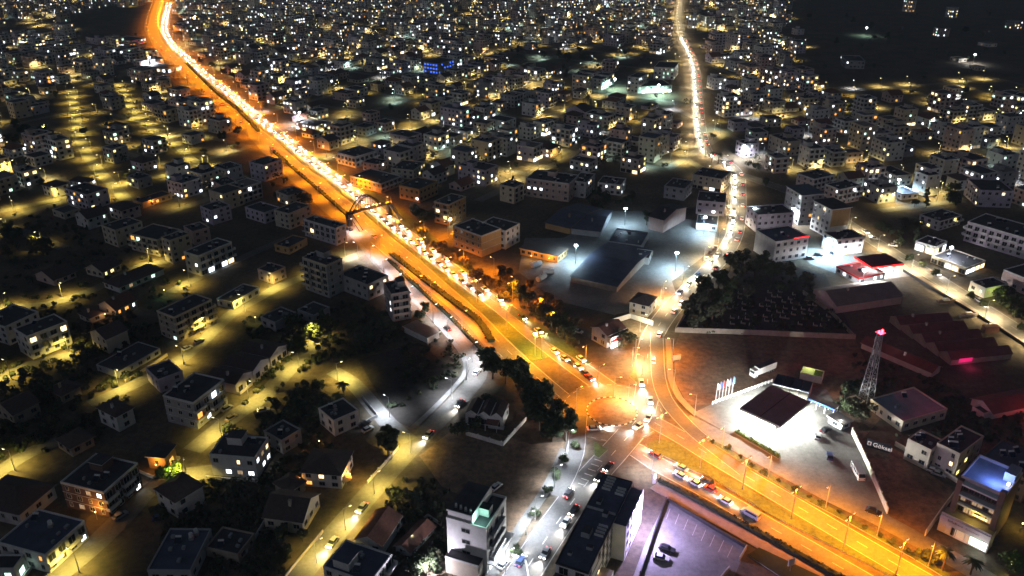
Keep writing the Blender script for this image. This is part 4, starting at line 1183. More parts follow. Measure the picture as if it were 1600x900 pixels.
# ---------------------------------------------------------------- arched footbridge over the highway
fa, fb = P(549, 352), P(606, 336)
ln = (fb - fa).length; an = math.atan2((fb - fa).y, (fb - fa).x)
br = thing('footbridge', 'dark arched footbridge crossing the orange-lit highway', 'footbridge', fa, an)
BZ = 6.6
q = MB(); q.box(-1.5, -1.5, BZ, ln + 1.5, 1.5, BZ + .5, 'dark_metal'); dk = q.build('deck', br)
for s in (-1.42, 1.42):
    q = MB(); q.box(-1.5, s - .05, BZ + 1.5, ln + 1.5, s + .05, BZ + 1.62, 'dark_metal')
    for k in range(29): q.box(-1.4 + k * (ln + 2.6) / 28, s - .04, BZ + .5, -1.34 + k * (ln + 2.6) / 28, s + .04, BZ + 1.5, 'dark_metal')
    q.build('railing', br)
    q = MB(); pr = None
    for k in range(25):
        t = k / 24
        p_ = Vector((ln * (.02 + .80 * t), s, BZ + .2 + 7.2 * 4 * t * (1 - t)))
        if pr is not None: q.tube(pr, p_, .26, .26, 'dark_metal', 8, caps=False)
        pr = p_
    ar = q.build('arch', br)
    for k in range(3, 22, 2):
        t = k / 24
        q = MB(); q.tube((ln * (.02 + .80 * t), s, BZ + .5), (ln * (.02 + .80 * t), s, BZ + .2 + 28.8 * t * (1 - t)), .05, .05, 'dark_metal', 6); q.build('hanger', ar)
for x_ in (-1.0, ln + 1.0):
    q = MB(); q.box(-1.1, -1.2, 0, 1.1, 1.2, BZ, 'dark_metal'); q.build('pier', br, None, (x_, 0, 0))
for x_, s in ((-1.0, -1), (ln + 1.0, -1)):
    q = MB()
    for k in range(18):
        q.box(-1.0, s * (1.5 + k * .55) - .3, BZ - .1 - (k + 1) * .34, 1.0, s * (1.5 + k * .55) + .3, BZ + .12 - (k + 1) * .34, 'metal')
    q.bar((-1.0, s * 1.3, BZ + .6), (-1.0, s * 11.3, .7), .08, .5, 'dark_metal'); q.bar((1.0, s * 1.3, BZ + .6), (1.0, s * 11.3, .7), .08, .5, 'dark_metal')
    q.build('stair', br, None, (x_, 0, 0))

# ---------------------------------------------------------------- sign with a lit name on the dark wall
sg0, sg1 = P(1352, 698), P(1387, 709)
d_ = sg1 - sg0
sg = thing('wall_sign', 'dark hoarding with lit white lettering beside the bus forecourt', 'sign', sg0, math.atan2(d_.y, d_.x))
q = MB(); q.box(0, 0, .3, d_.length + .6, .2, 3.4, 'dark_metal'); q.build('board', sg)
for x_ in (.4, d_.length):
    q = MB(); q.box(x_ - .1, .2, 0, x_ + .1, .4, 3.2, 'metal'); q.build('post', sg)
def text_mesh(txt, size, m, ext=.04):
    cu = bpy.data.curves.new('lettering', 'FONT')
    cu.body = txt; cu.size = size; cu.extrude = ext
    ob = bpy.data.objects.new('lettering', cu); COL.objects.link(ob)
    dg = bpy.context.evaluated_depsgraph_get()
    me = bpy.data.meshes.new_from_object(ob.evaluated_get(dg))
    bpy.data.objects.remove(ob)
    me.materials.clear(); me.materials.append(MATS[m])
    return me
te = put('lettering', text_mesh('G\u00f6ksel', 2.0, 'sign_soft'), sg, None, (2.0, -.06, 1.1))
te.rotation_euler = (math.pi / 2, 0, 0)
q = MB(); q.box(.4, -.08, 1.1, 1.5, -.01, 2.4, 'sign_soft'); q.box(.62, -.12, 1.3, 1.28, -.085, 2.2, 'brown'); q.build('emblem', sg)

# yellow site board in the dirt field, small totems
q = MB(); q.box(-1.7, -.08, .5, 1.7, .08, 2.6, 'ochre'); q.box(-1.4, -.06, 0, -1.25, .06, .5, 'metal'); q.box(1.25, -.06, 0, 1.4, .06, .5, 'metal')
tag(q.build('notice_board', None, None, P(1057, 564), .3), 'yellow board standing at the edge of the dirt field', 'board')
q = MB(); q.box(-.5, -.25, 0, .5, .25, 3.4, 'white'); q.box(-.42, -.27, 1.9, .42, -.252, 3.2, 'sign_white')
tag(q.build('advertising_pillar', None, None, P(1022, 755), .5), 'white lit pillar at the hedge end near the queue of cars', 'pillar')
q = MB(); q.box(-1.0, -.15, 2.2, 1.0, .15, 4.4, 'white'); q.tube((0, 0, 0), (0, 0, 2.2), .12, .12, 'metal', 8)
tag(q.build('billboard', None, None, P(1234, 893), .4), 'white billboard on a post in the dark flower bed', 'billboard')

# pale slabs in the walled dark field
q = MB(); q.box(-.45, -.95, 0, .45, .95, .38, 'stone'); q.box(-.45, .72, .38, .45, .95, 1.15, 'white')
sm_ = q.mesh('grave_slab')
rr = random.Random(5)
for iy in range(9):
    for ix in range(14):
        x_, y_ = 1126 + ix * 13 + iy * 3 + rr.uniform(-3, 3), 450 + iy * 8 + ix * 1.1 + rr.uniform(-1.5, 1.5)
        if not inside((x_, y_), [(1120, 465), (1165, 440), (1250, 440), (1312, 512), (1120, 512)]) or rr.random() < .22: continue
        tag(put('grave_slab', sm_, None, None, P(x_, y_), 1.2 + rr.uniform(-.08, .08)), 'pale stone slab lying in the dark walled field', 'grave slab', 'stone slabs in the walled field')

# boats, container, yard tanks
def boat(label, p, rz, ln_, m):
    o = thing('boat', label, 'boat', p, rz)
    q = MB(); st_ = []
    for k in range(9):
        t = k / 8
        w = 1.15 * (1 - abs(2 * t - .8) ** 2.6 * (.9 if t > .4 else .25)); w = max(w, .05)
        st_.append([(-ln_ / 2 + ln_ * t, -w, 1.5 + .3 * t), (-ln_ / 2 + ln_ * t, -w * .6, .5), (-ln_ / 2 + ln_ * t, 0, .3), (-ln_ / 2 + ln_ * t, w * .6, .5), (-ln_ / 2 + ln_ * t, w, 1.5 + .3 * t)])
    for k in range(8):
        for j in range(4): q.face([st_[k][j], st_[k + 1][j], st_[k + 1][j + 1], st_[k][j + 1]][::-1], m)
        q.face([st_[k][0], st_[k][4], st_[k + 1][4], st_[k + 1][0]][::-1], 'brown')
    q.face(st_[0], m)
    q.build('hull', o)
    q = MB(); q.box(-ln_ * .2, -.7, 1.4, ln_ * .1, .7, 2.4, 'white'); q.build('cabin', o)
    q = MB(); q.box(-1.2, -.6, 0, -1.0, .6, .6, 'trunk'); q.box(1.0, -.6, 0, 1.2, .6, .6, 'trunk'); q.build('cradle', o)
boat('brown boat propped up in the yard below the east road', P(1478, 474), .1, 8, 'brown')
boat('grey boat propped beside the boundary wall', P(1514, 496), .15, 8.5, 'grey')
q = MB(); q.box(-3, -1.2, 0.1, 3, 1.2, 2.7, 'tile')
for k in range(11): q.box(-2.9 + k * .56, -1.26, .2, -2.65 + k * .56, -1.201, 2.6, 'tile')
tag(q.build('container', None, None, P(1546, 518), .1), 'rust red container beside the black boundary wall', 'container')
for x_, y_, rz_, lb in ((838, 417, .6, 'white storage tank lying at the top of the junk yard'), (856, 429, .2, 'white storage tank lying beside the warehouse corner'), (846, 438, .9, 'white storage tank lying nearest the orange trees')):
    q = MB(); q.tube((-2.6, 0, 1.5), (2.6, 0, 1.5), 1.3, 1.3, 'white', 14); q.box(-1.8, -.9, 0, -1.5, .9, .8, 'metal'); q.box(1.5, -.9, 0, 1.8, .9, .8, 'metal')
    q.tube((0, 0, 2.7), (0, 0, 3.1), .35, .35, 'metal', 8)
    tag(q.build('storage_tank', None, None, P(x_, y_), rz_), lb, 'tank')

# ================================================================= the town behind: blocks on two street grids
ZONE = [(-140, -14), (1740, -14), (1740, 352), (1600, 330), (1480, 322), (1345, 335), (1300, 300), (1170, 305), (1158, 262), (1120, 262), (1080, 275), (935, 268), (820, 272), (800, 330), (735, 345),
        (690, 290), (560, 262), (520, 232), (470, 222), (440, 232), (520, 330), (470, 345), (420, 385), (380, 350), (300, 345), (220, 342), (130, 352), (60, 405), (-140, 440)]
ZONE2 = [(-60, 440), (60, 405), (130, 352), (220, 342), (300, 345), (380, 350), (420, 385), (470, 400), (500, 470), (380, 500), (440, 520), (330, 590), (420, 640), (400, 690), (300, 690), (330, 780), (400, 800), (440, 780), (480, 800), (440, 870), (380, 930), (-60, 930)]
GAPS = [[(100, 18), (244, 8), (242, 62), (120, 64)], [(1228, -20), (1760, -20), (1760, 140), (1480, 118), (1290, 142), (1238, 62)], [(8, 184), (114, 188), (114, 232), (8, 228)],
        [(780, 72), (1000, 74), (1050, 102), (900, 112), (800, 104)], [(560, 146), (662, 150), (648, 172), (556, 166)], [(470, 224), (545, 250), (565, 300), (650, 345), (560, 330)],
        [(-20, 338), (130, 338), (140, 400), (-20, 430)], [(1300, 104), (1620, 104), (1620, 150), (1300, 150)], [(0, 30), (95, 24), (95, 58), (0, 60)], [(955, 92), (1086, 92), (1086, 168), (955, 160)],
        [(655, 95), (695, 95), (695, 125), (655, 125)]]
def clear_of(p, rad):
    for f in FOOT:
        dx, dy = p.x - f[0], p.y - f[1]
        rr_ = rad + f[2]
        if dx * dx + dy * dy > rr_ * rr_: continue
        c, s = math.cos(f[5]), math.sin(f[5])
        lx, ly = (p.x - f[3]) * c + (p.y - f[4]) * s, -(p.x - f[3]) * s + (p.y - f[4]) * c
        if -rad < lx < f[6] + rad and -rad < ly < f[7] + rad: return False
    return True
# a few conspicuous buildings of the background
bld('club_building', 'dark building with a blue-lit front far behind the yard', 'building', (684, 100), (662, 97), (692, 91), 17, wall='grey', L_='w', lits=('RL', .95), litset=['lit_blue'], lit=.1, det=1, cols=6)
bld('hotel', 'long white hotel with a floodlit greenish front by the north road', 'hotel', (1050, 134), (997, 136), (1056, 124), 10, wall='white', lits=('RL', .7), litset=['lit_green', 'lit_white'], lit=.2, det=1, shop='RL')
bld('hotel', 'tall white hotel wing beside the floodlit front', 'hotel', (998, 122), (981, 120), (1004, 114), 24, wall='white', lit=.15, det=1)
bld('hotel', 'five-storey white hotel block behind the floodlit front', 'hotel', (1054, 107), (1022, 105), (1058, 98), 18, wall='white', lit=.2, det=1, litset=['lit_green'])
q4 = [P(1362, 418, 5.2), P(1412, 412, 5.2), P(1335, 401, 5.2)]
ex_ = q4[1] - q4[0]; Lc = ex_.length; ex_.normalize(); ey_ = Vector((-ex_.y, ex_.x, 0)); Dc = (q4[2] - q4[0]).dot(ey_)
rc = thing('filling_station_canopy', 'flat dark red canopy glowing red and white beside the east road', 'canopy', (q4[0].x, q4[0].y, 0), math.atan2(ex_.y, ex_.x))
FOOT.append((q4[0].x + ex_.x * Lc / 2, q4[0].y + ex_.y * Lc / 2 + Dc / 2, Lc * .7, q4[0].x, q4[0].y, math.atan2(ex_.y, ex_.x), Lc, Dc))
q = MB(); q.box(0, 0, 4.5, Lc, Dc, 5.2, 'white', 'roof_red'); q.build('canopy_roof', rc)
for bx in ((-.12, -.12, Lc + .12, -.01), (-.12, 0, -.01, Dc)):
    q = MB(); q.box(bx[0], bx[1], 4.6, bx[2], bx[3], 5.3, 'sign_red'); q.build('fascia', rc)
for x_ in (.15, .5, .85):
    for y_ in (.2, .8):
        q = MB(); q.tube((Lc * x_, Dc * y_, 0), (Lc * x_, Dc * y_, 4.5), .22, .22, 'white', 8); q.build('column', rc)
for x_ in (.3, .7):
    q = MB(); q.box(Lc * x_ - 1, Dc * .4, 4.38, Lc * x_ + 1, Dc * .6, 4.49, 'panel_light'); q.build('light_panel', rc)
    light('light_source', 'POINT', rc, (Lc * x_, Dc * .45, 3.7), 16000, (1, .97, .95), size=.5)
light('light_source', 'POINT', rc, (-1.5, Dc * .5, 5.4), 700, (1, .05, .12), size=.3)
bld('shop', 'low dark red shop with a white lit edge beside the red canopy', 'shop', (1343, 436), (1383, 427), (1308, 417), 9, wall='white', trim='red_plastic', roofm='roof_red', lit=.6, litset=['lit_white'], det=2)
bld('casino', 'low building with pink and white neon beside the far highway bend', 'building', (205, 64), (228, 60), (190, 58), 7, wall='white', lits=('RL', .9), litset=['sign_magenta', 'lit_white', 'sign_red'], lit=.5, det=1)
bld('barracks', 'isolated dark building with a violet lit sign in the far field', 'building', (1352, 96), (1322, 95), (1356, 88), 12, wall='grey', lits=('L', .3), litset=['lit_violet', 'lit_white'], lit=.2, det=1)

rp = [o for o in bpy.data.objects if o.get('label') == 'white office tower with a brown side panel'][0]
Lt, Dt, Ht = DIM[rp.name]
q = MB(); q.box(.5, -.25, 6.0, Lt - .4, -.02, Ht - .4, 'ochre'); q.build('side_panel', rp)
rp = [o for o in bpy.data.objects if o.get('label') == 'white block with a red roof edge facing the bright courtyard'][0]
Lt, Dt, Ht = DIM[rp.name]
q = MB(); q.box(Lt * .55, -.2, Ht + .52, Lt, .1, Ht + .9, 'sign_red'); q.build('roof_light_strip', rp)
bld('supermarket', 'low wide shop with a brilliant white front beside the far highway', 'supermarket', (262, 108), (283, 103), (226, 103), 6, wall='white', lits=('RL', 1.0), litset=['lit_white'], lit=.6, det=1, shop='RL')
bld('car_showroom', 'low showroom with dazzling white forecourt right of the highway', 'showroom', (492, 198), (517, 191), (470, 189), 10, wall='white', lits=('RL', .8), litset=['lit_white'], lit=.3, det=1, shop='RL')

cand = []; streets = []; lamp_spots = []
rr = random.Random(21)
for th, test in ((56.0, lambda x, y: x < 1100 - .12 * (y - 100)), (17.0, lambda x, y: x >= 1104 - .12 * (y - 100))):
    eu = Vector((math.cos(R(th)), math.sin(R(th)), 0)); ev = Vector((-eu.y, eu.x, 0))
    BU, BV, SW = 56.0, 64.0, 7.0
    for i in range(-34, 44):
        for j in range(-34, 44):
            o = eu * (i * BU) + ev * (j * BV) + Vector((0, 700, 0))
            c = o + eu * BU / 2 + ev * BV / 2
            if c.y < 140 or c.y > 1420: continue
            X, Y = px(c)
            if not (-130 < X < 1730 and -16 < Y < 960) or not test(X, Y): continue
            for k, (a, d, W) in enumerate(((o, ev, BV), (o, eu, BU))):
                m = a + d * (W / 2)
                mx, my = px(m)
                if inside((mx, my), ZONE) and not any(inside((mx, my), g_) for g_ in GAPS[:2]) and not near_road(m, 2.0) and clear_of(m, 6.0):
                    streets.append((a, a + d * W, k))
                    for t in (.22, .72):
                        q_ = a + d * (W * t) + Vector((-d.y, d.x, 0)) * 3.2
                        if rr.random() < .92: lamp_spots.append((q_, d, mx))
            for a in range(3):
                for b in range(2):
                    if rr.random() < (.09 if c.y < 640 else .15): continue
                    lu, lv = rr.uniform(9.5, 13.5), rr.uniform(9.5, 14.5)
                    big = rr.random()
                    if big < .18: lu, lv = lu * 1.15, lv * 1.5
                    cu = SW / 2 + 2 + (BU - SW - 4) * (a + .5) / 3 + rr.uniform(-1.2, 1.2)
                    cv = SW / 2 + 2 + (BV - SW - 4) * (b + .5) / 2 + rr.uniform(-4, 4)
                    lu = min(lu, 14.5)
                    p = o + eu * cu + ev * cv
                    X, Y = px(p)
                    low = inside((X, Y), ZONE2)
                    if not (-60 < X < 1660 and -12 < Y) or not (low or inside((X, Y), ZONE)): continue
                    if low and (rr.random() < .25 or not clear_of(p, max(lu, lv) * .78)): continue
                    if any(inside((X, Y), g_) for g_ in GAPS) and rr.random() > .03: continue
                    if near_road(p, max(lu, lv) * .55) or not clear_of(p, max(lu, lv) * .5): continue
                    cand.append((p.y, p, R(th) + R(rr.uniform(-3, 3)), lu, lv, rr.random(), X, Y))
sm = MB()
for a, b, k in streets:
    strip(sm, [a, b], 6.0, .030 + .004 * k + (.008 if a.x > 140 else 0), 'asphalt_worn')
sm.build('side_street', kind='structure')
cand.sort(key=lambda c: c[0])
WALLS = (('white', 'white'), ('cream', 'cream'), ('pink', 'pinkish'), ('lavender', 'mauve'), ('grey', 'grey'), ('white', 'white'), ('cream', 'cream'))
NUM = {1: 'single-storey', 2: 'two-storey', 3: 'three-storey', 4: 'four-storey', 5: 'five-storey', 6: 'six-storey'}
far = MB()
n_ap = n_ho = 0
for ci, (y, p, rz, lu, lv, t, X, Y) in enumerate(cand):
    low = inside((X, Y), ZONE2)
    nf = (1 + int(t * 2.4)) if low and Y > 420 else 1 if t < .14 else 2 if t < .46 else 3 if t < .76 else 4 if t < .94 else 5
    H = nf * rr.uniform(2.9, 3.2)
    wm, wl = rr.choice(WALLS)
    ap = nf >= 3
    individual = (n_ap < 240) if ap else (n_ho < 200)
    org = p - Vector((math.cos(rz), math.sin(rz), 0)) * (lu / 2) - Vector((-math.sin(rz), math.cos(rz), 0)) * (lv / 2)
    litp = rr.choice([.10, .18, .30]) * (.35 if low else 1)
    if individual:
        place = ('on the dark lower lanes' if low and Y > 420 else 'left of the highway' if X < 250 + (Y - 40) * .95 else 'between highway and north road' if X < 1100 - .12 * (Y - 100) else 'right of the north road')
        if ap:
            n_ap += 1
            bal = rr.random() < .5
            nh = rr.choice([0, 2, 3])
            lab = '%s %s block %s%s %s' % (wl, NUM[nf], 'with balconies' if bal else 'with plain windows', ' and roof heaters' if nh else '', place)
            core(AB, lab, AC, org, rz, lu, lv, H, nf=nf, wall=wm, trim=rr.choice(['white', wm]), det=1, lit=litp, R_='b' if bal else 'w', L_='b' if bal and rr.random() < .5 else 'w', heaters=nh,
                 stair=rr.choice([0, 1, 2]) if nf > 2 else 0, group=lab, seed=ci, shop='RL' if rr.random() < .12 else None, roofm=rr.choice(['roof_dark', 'roof_dark', 'roof_blue', 'roof_brown']))
        else:
            n_ho += 1
            rf = rr.choice(['hip', 'gable', 'flat', 'flat'])
            nh = rr.choice([0, 1]) if rf == 'flat' else 0
            lab = '%s %s house with %s%s %s' % (wl, NUM[nf], {'hip': 'hipped roof', 'gable': 'gabled roof', 'flat': 'flat roof'}[rf], ' and one heater' if nh else '', place)
            core(HO, lab, HC_, org, rz, lu * .9, lv * .85, H, nf=nf, wall=wm, roof=rf, roofm=rr.choice(['tile', 'tile_dark', 'tile_dark']) if rf != 'flat' else 'roof_dark', det=1, lit=litp, heaters=nh, group=lab, seed=ci)
    else:
        FOOT.append((p.x, p.y, math.hypot(lu, lv) / 2, org.x, org.y, rz, lu, lv))
        c, s = math.cos(rz), math.sin(rz)
        def W_(x, y_, z): return (org.x + x * c - y_ * s, org.y + x * s + y_ * c, z)
        rm = rr.choice(['roof_dark', 'roof_blue', 'roof_brown'])
        far.box(0, 0, 0, lu, lv, H + .5, wm, xf=lambda v: Vector(W_(v.x, v.y, v.z)), nobottom=True)
        far.face([W_(.3, .3, H + .52), W_(lu - .3, .3, H + .52), W_(lu - .3, lv - .3, H + .52), W_(.3, lv - .3, H + .52)], rm)
        if rr.random() < .6:
            ax, ay = rr.uniform(1, lu * .5), rr.uniform(1, lv * .5)
            far.box(ax, ay, H + .5, ax + 3.4, ay + 3.4, H + 3.0, wm, rm, xf=lambda v: Vector(W_(v.x, v.y, v.z)), nobottom=True)
        for side in 'RLXB':
            xf_, _, Wd = facade_xf(side, lu, lv)
            n = max(2, int(Wd / 3.4))
            for f in range(nf):
                for k in range(n):
                    if rr.random() < .2: continue
                    s_ = Wd * (k + .5) / n; zc = f * H / nf + 1.7
                    pane = rr.choice(LIT) if rr.random() < litp + .10 else 'glass'
                    a, b = rr.uniform(.5, .85), .75
                    far.face([W_(*xf_(s_ - a, .05, zc - b)), W_(*xf_(s_ + a, .05, zc - b)), W_(*xf_(s_ + a, .05, zc + b)), W_(*xf_(s_ - a, .05, zc + b))], pane)
fo = far.build('distant_town', kind='stuff')
if fo: tag(fo, 'distant town houses and blocks with small lit windows', 'town')
print('AUTO', len(cand), n_ap, n_ho, 'lamps', len(lamp_spots), 'streets', len(streets))

# ================================================================= street lamps
def lamp_meshes(kind, h, arms, bulb):
    k = ('lamp', kind)
    if k not in CACHE:
        q = MB()
        q.tube((0, 0, 0), (0, 0, h), .13, .07, 'metal', 8)
        q.tube((0, 0, 0), (0, 0, .5), .2, .2, 'metal', 8)
        hd = []
        for s in arms:
            q.tube((0, 0, h - .3), (s * 1.7, 0, h + .15), .06, .05, 'metal', 6)
            b = MB(); b.box(-.45, -.16, -.02, .45, .16, .14, 'metal'); b.box(-.36, -.14, -.16, .36, .14, -.022, bulb)
            hd.append((b.mesh('lamp_head'), (s * 2.0, 0, h + .12)))
        CACHE[k] = (q.mesh('lamp_post'), hd)
    return CACHE[k]
LD = {}
def lamp_light(key, energy, col, cone=164, size=.35):
    if key not in LD:
        d = bpy.data.lights.new('light_source', 'SPOT')
        d.energy = energy; d.color = col; d.spot_size = R(cone); d.spot_blend = .9; d.shadow_soft_size = size
        LD[key] = d
    return LD[key]
def lamp(kind, p, ang, label, group, only=None):
    spec = {'highway': (10.5, (-1, 1), 'sodium_bulb', 62000, (1.0, .285, .004)), 'lower': (10.5, (-1, 1), 'sodium_bulb', 46000, (1.0, .285, .004)), 'sodium': (8.5, (1,), 'sodium_bulb', 17000, (1.0, .29, .004)),
            'yellow': (7.5, (1,), 'yellow_bulb', 12500, (1.0, .76, .15)), 'dim': (7.0, (1,), 'yellow_bulb', 5600, (1.0, .74, .16)), 'warm': (8.0, (1,), 'yellow_bulb', 22000, (1.0, .78, .42)),
            'verge': (9.0, (1,), 'sodium_bulb', 24000, (1.0, .285, .004)), 'town': (7.5, (1,), 'yellow_bulb', 16000, (1.0, .79, .28)),
            'white': (8.0, (1,), 'white_bulb', 13000, (.80, .88, 1.0)), 'cool': (7.5, (1,), 'white_bulb', 9000, (.62, .95, .85))}[kind]
    h, arms, bulb, e, c = spec
    ld = lamp_light(kind, e, c, {'yellow': 142, 'town': 154, 'dim': 150, 'cool': 152, 'white': 132}.get(kind, 162))
    if only:
        li = bpy.data.objects.new('light_source', ld); COL.objects.link(li); li.parent = only[0]; li.location = only[1]
        return
    post, heads = lamp_meshes(kind, h, arms, bulb)
    o = thing('verge_lamp' if kind == 'verge' else 'highway_lamp' if kind in ('highway', 'lower') else 'street_lamp', label, 'street lamp', p, ang, group)
    put('lamp_post', post, o)
    for me, off in heads: put('lamp_head', me, o, None, off)
    li = bpy.data.objects.new('light_source', ld); COL.objects.link(li); li.parent = o
    li.location = (0 if len(arms) == 2 else 2.0, 0, h - .15)
    return o
for p, d in along(MED, 27.0, 6.0):
    if p.y < 262 or p.y > 1400: continue
    lamp('highway', Vector((p.x, p.y, .2)), math.atan2(d.y, d.x) + math.pi / 2, 'two-armed orange street lamp standing on the highway median', 'lamps along the highway median')
for line, off, step, side in ((LEFT, -7.6, 30.0, 1), (RIGHT, 6.6, 42.0, -1)):  # left row is added to light carriageway and verge more evenly
    for p, d in along(shift(line, off), step, 10.0):
        if p.y < 285 or p.y > 1380: continue
        n = Vector((-d.y, d.x, 0)) * side
        lamp('verge', Vector((p.x, p.y, 0)), math.atan2(n.y, n.x), 'orange street lamp %s verge of the highway' % ('added to light the hedged left' if side > 0 else 'on the tree-lined right'), 'lamps along the %s highway verge' % ('left' if side > 0 else 'right'))
for x, y, a in ((959, 622, 0), (1003, 588, 2.5), (935, 604, .6), (1128, 700, -2.3), (1200, 745, -2.3), (1290, 793, -2.3), (1370, 838, -2.3), (1450, 885, -2.3), (915, 570, -2.3), (1052, 610, 3.0), (1050, 560, 3.0), (1085, 650, 3.0), (992, 560, 0.0), (900, 640, .6)):  # some of these are added to deepen orange at roundabout and dirt field
    lamp('sodium', P(x, y), a, 'single-armed orange street lamp near the roundabout and lower highway', 'orange lamps round the roundabout')
for x, y in ((1030, 692), (1094, 731), (1160, 764), (1236, 811), (1318, 855), (1400, 897)):
    lamp('lower', P(x, y, .2), .72, 'two-armed orange street lamp standing on the lower road median', 'lamps along the lower road median')
for x, y, a in ((772, 430, 2.4), (805, 462, 2.4), (850, 497, 2.4), (1035, 470, 1.0), (870, 520, 2.4), (700, 372, 2.4)):
    lamp('sodium', P(x, y), a, 'orange street lamp among the trees right of the highway', 'orange lamps in the verge trees')
WH = [(609, 652, 2.4), (729, 594, 1.0), (677, 505, .8), (600, 432, .8), (545, 366, .5), (560, 404, 2.6), (640, 476, .8), (884, 706, .2), (866, 762, .3), (822, 836, .3), (1018, 742, 2.0), (706, 624, 2.6), (700, 526, .8), (738, 566, .6), (622, 456, .8), (580, 410, .8), (836, 812, .3), (790, 896, .3)]  # several lamps added only to whiten the service and south roads
for x, y, a in WH:
    lamp('white', P(x, y), a, 'white street lamp beside the service road or south road', 'white lamps on the nearer roads')
rl = random.Random(4)
for pts, w in LANES:
    for k, (p, d) in enumerate(along(pts, 22.0, 9.0)):
        X, Y = px(p)
        if not (-30 < X < 660 and 100 < Y < 930) or rl.random() < .05: continue
        n = Vector((-d.y, d.x, 0)) * (1 if k % 2 else -1)
        q_ = p + n * (w / 2 + .7)
        if not clear_of(q_, .4): continue
        lamp('yellow', Vector((q_.x, q_.y, 0)), math.atan2(-n.y, -n.x), 'yellow street lamp on a dark residential lane left of the highway', 'yellow lamps on the left lanes')
for x, y, a in ((495, 880, .6), (540, 828, .6), (585, 772, .6), (642, 708, 2.8), (10, 240, .6), (6, 272, .6), (528, 596, .6)):
    lamp('yellow', P(x, y), a, 'yellow street lamp on the road past the gabled house or at the left edge', 'yellow lamps on the left lanes')
for p, d in along(SIDE, 26.0, 14.0):
    n = Vector((-d.y, d.x, 0)); q_ = p + n * 5.6
    lamp('warm', Vector((q_.x, q_.y, 0)), math.atan2(-n.y, -n.x), 'warm white street lamp along the north road', 'lamps along the north road')
for p, d in along(EAST, 24.0, 80.0):
    n = Vector((-d.y, d.x, 0)); q_ = p - n * 5.6
    lamp('warm', Vector((q_.x, q_.y, 0)), math.atan2(n.y, n.x), 'warm white street lamp along the east road', 'lamps along the east road')
rr = random.Random(31)
lamp_spots = [q for q in lamp_spots if not near_road(q[0], -2.5) and clear_of(q[0], .6)]
rr.shuffle(lamp_spots)
lamp_spots = sorted(lamp_spots[:680], key=lambda q: q[0].y)
rest = MB(); rest_lights = []
for i, (p, d, X) in enumerate(lamp_spots):
    kind = rr.choices(['town', 'dim', 'cool', 'white'], (6, 3, .6, .2) if X < 420 else (5, 3, 2, .5) if X < 1090 else (5, 3, 1, .6))[0]
    ang = math.atan2(d.y, d.x) + math.pi / 2
    if i < 110:
        lamp(kind, Vector((p.x, p.y, 0)), ang, 'small %s street lamp on a back street of the dense town' % {'town': 'yellow', 'dim': 'dim yellow', 'cool': 'greenish white', 'white': 'white'}[kind], 'lamps on the back streets, ' + kind)
    else:
        e_ = Vector((math.cos(ang), math.sin(ang), 0))
        rest.tube(p, p + Vector((0, 0, 7.5)), .12, .08, 'metal', 5, caps=False)
        h_ = p + e_ * 1.8 + Vector((0, 0, 7.5))
        rest.bar(p + Vector((0, 0, 7.4)), h_, .1, .1, 'metal')
        rest.box(h_.x - .3, h_.y - .3, 7.3, h_.x + .3, h_.y + .3, 7.45, 'white_bulb' if kind in ('cool', 'white') else 'yellow_bulb')
        rest_lights.append((kind, Vector((h_.x, h_.y, 7.1))))
ro = tag(rest.build('distant_street_lamps', kind='stuff'), 'distant street lamps dotted between the far houses', 'street lamps')
for kind, p in rest_lights:
    lamp(kind, Vector((0, 0, 0)), 0, None, None, only=(ro, p))
# floodlights over the yards
for x, y, lab, e in ((899, 412, 'white floodlight on a pole beside the black warehouse', 26000), (1055, 424, 'white floodlight on a pole over the blue-lit yard', 26000), (976, 352, 'white floodlight on a pole behind the warehouse', 14000), (1099, 366, 'white floodlight on a pole over the depot yard', 20000),
                     (960, 140, 'greenish floodlight on a pole beside the white hotel', 40000), (1028, 150, 'greenish floodlight in front of the long white hotel', 60000), (1185, 118, 'orange floodlight beyond the north road', 22000), (1290, 402, 'white floodlight over the courtyard by the red canopy', 60000), (1345, 452, 'white floodlight beside the red canopy', 12000),
                     (1400, 305, 'white floodlight over the lit yard behind the villa', 40000), (1480, 415, 'white floodlight in front of the glowing shop row', 12000), (236, 105, 'white floodlight beside the far highway bend', 50000), (470, 195, 'white floodlight by the white forecourt right of the highway', 40000),
                     (1520, 100, 'white floodlight in the far dark field', 15000), (1352, 56, 'greenish floodlight in the far dark field', 12000), (1160, 250, 'white floodlight at the bend of the north road', 40000), (1236, 352, 'white floodlight added in the lane to brighten the lavender block and tower', 22000), (1176, 352, 'violet-white floodlight added to brighten the lavender block', 14000), (836, 556, 'greenish lamp mast on the grass wedge before the roundabout', 9000), (1208, 396, 'greenish floodlight behind the white block with the red roof edge', 9000)):  # both floodlights near the lavender block are added to brighten the facades
    o = thing('floodlight', lab, 'floodlight', P(x, y))
    q = MB(); q.tube((0, 0, 0), (0, 0, 9.0), .16, .1, 'metal', 8); q.build('pole', o)
    q = MB(); q.box(-.7, -.25, 9.0, .7, .25, 9.6, 'flood_bulb'); q.build('lamp_head', o)
    col = (1, .4, .15) if 'orange' in lab else (.62, 1, .12) if 'wedge' in lab else (.55, 1, .85) if 'greenish' in lab else (.8, .55, 1) if 'violet' in lab else (.92, .95, 1) if 'yard' not in lab and 'warehouse' not in lab else (.52, .80, 1.0)
    light('light_source', 'SPOT', o, (0, 0, 8.7), e, col, size=.5, cone=168)

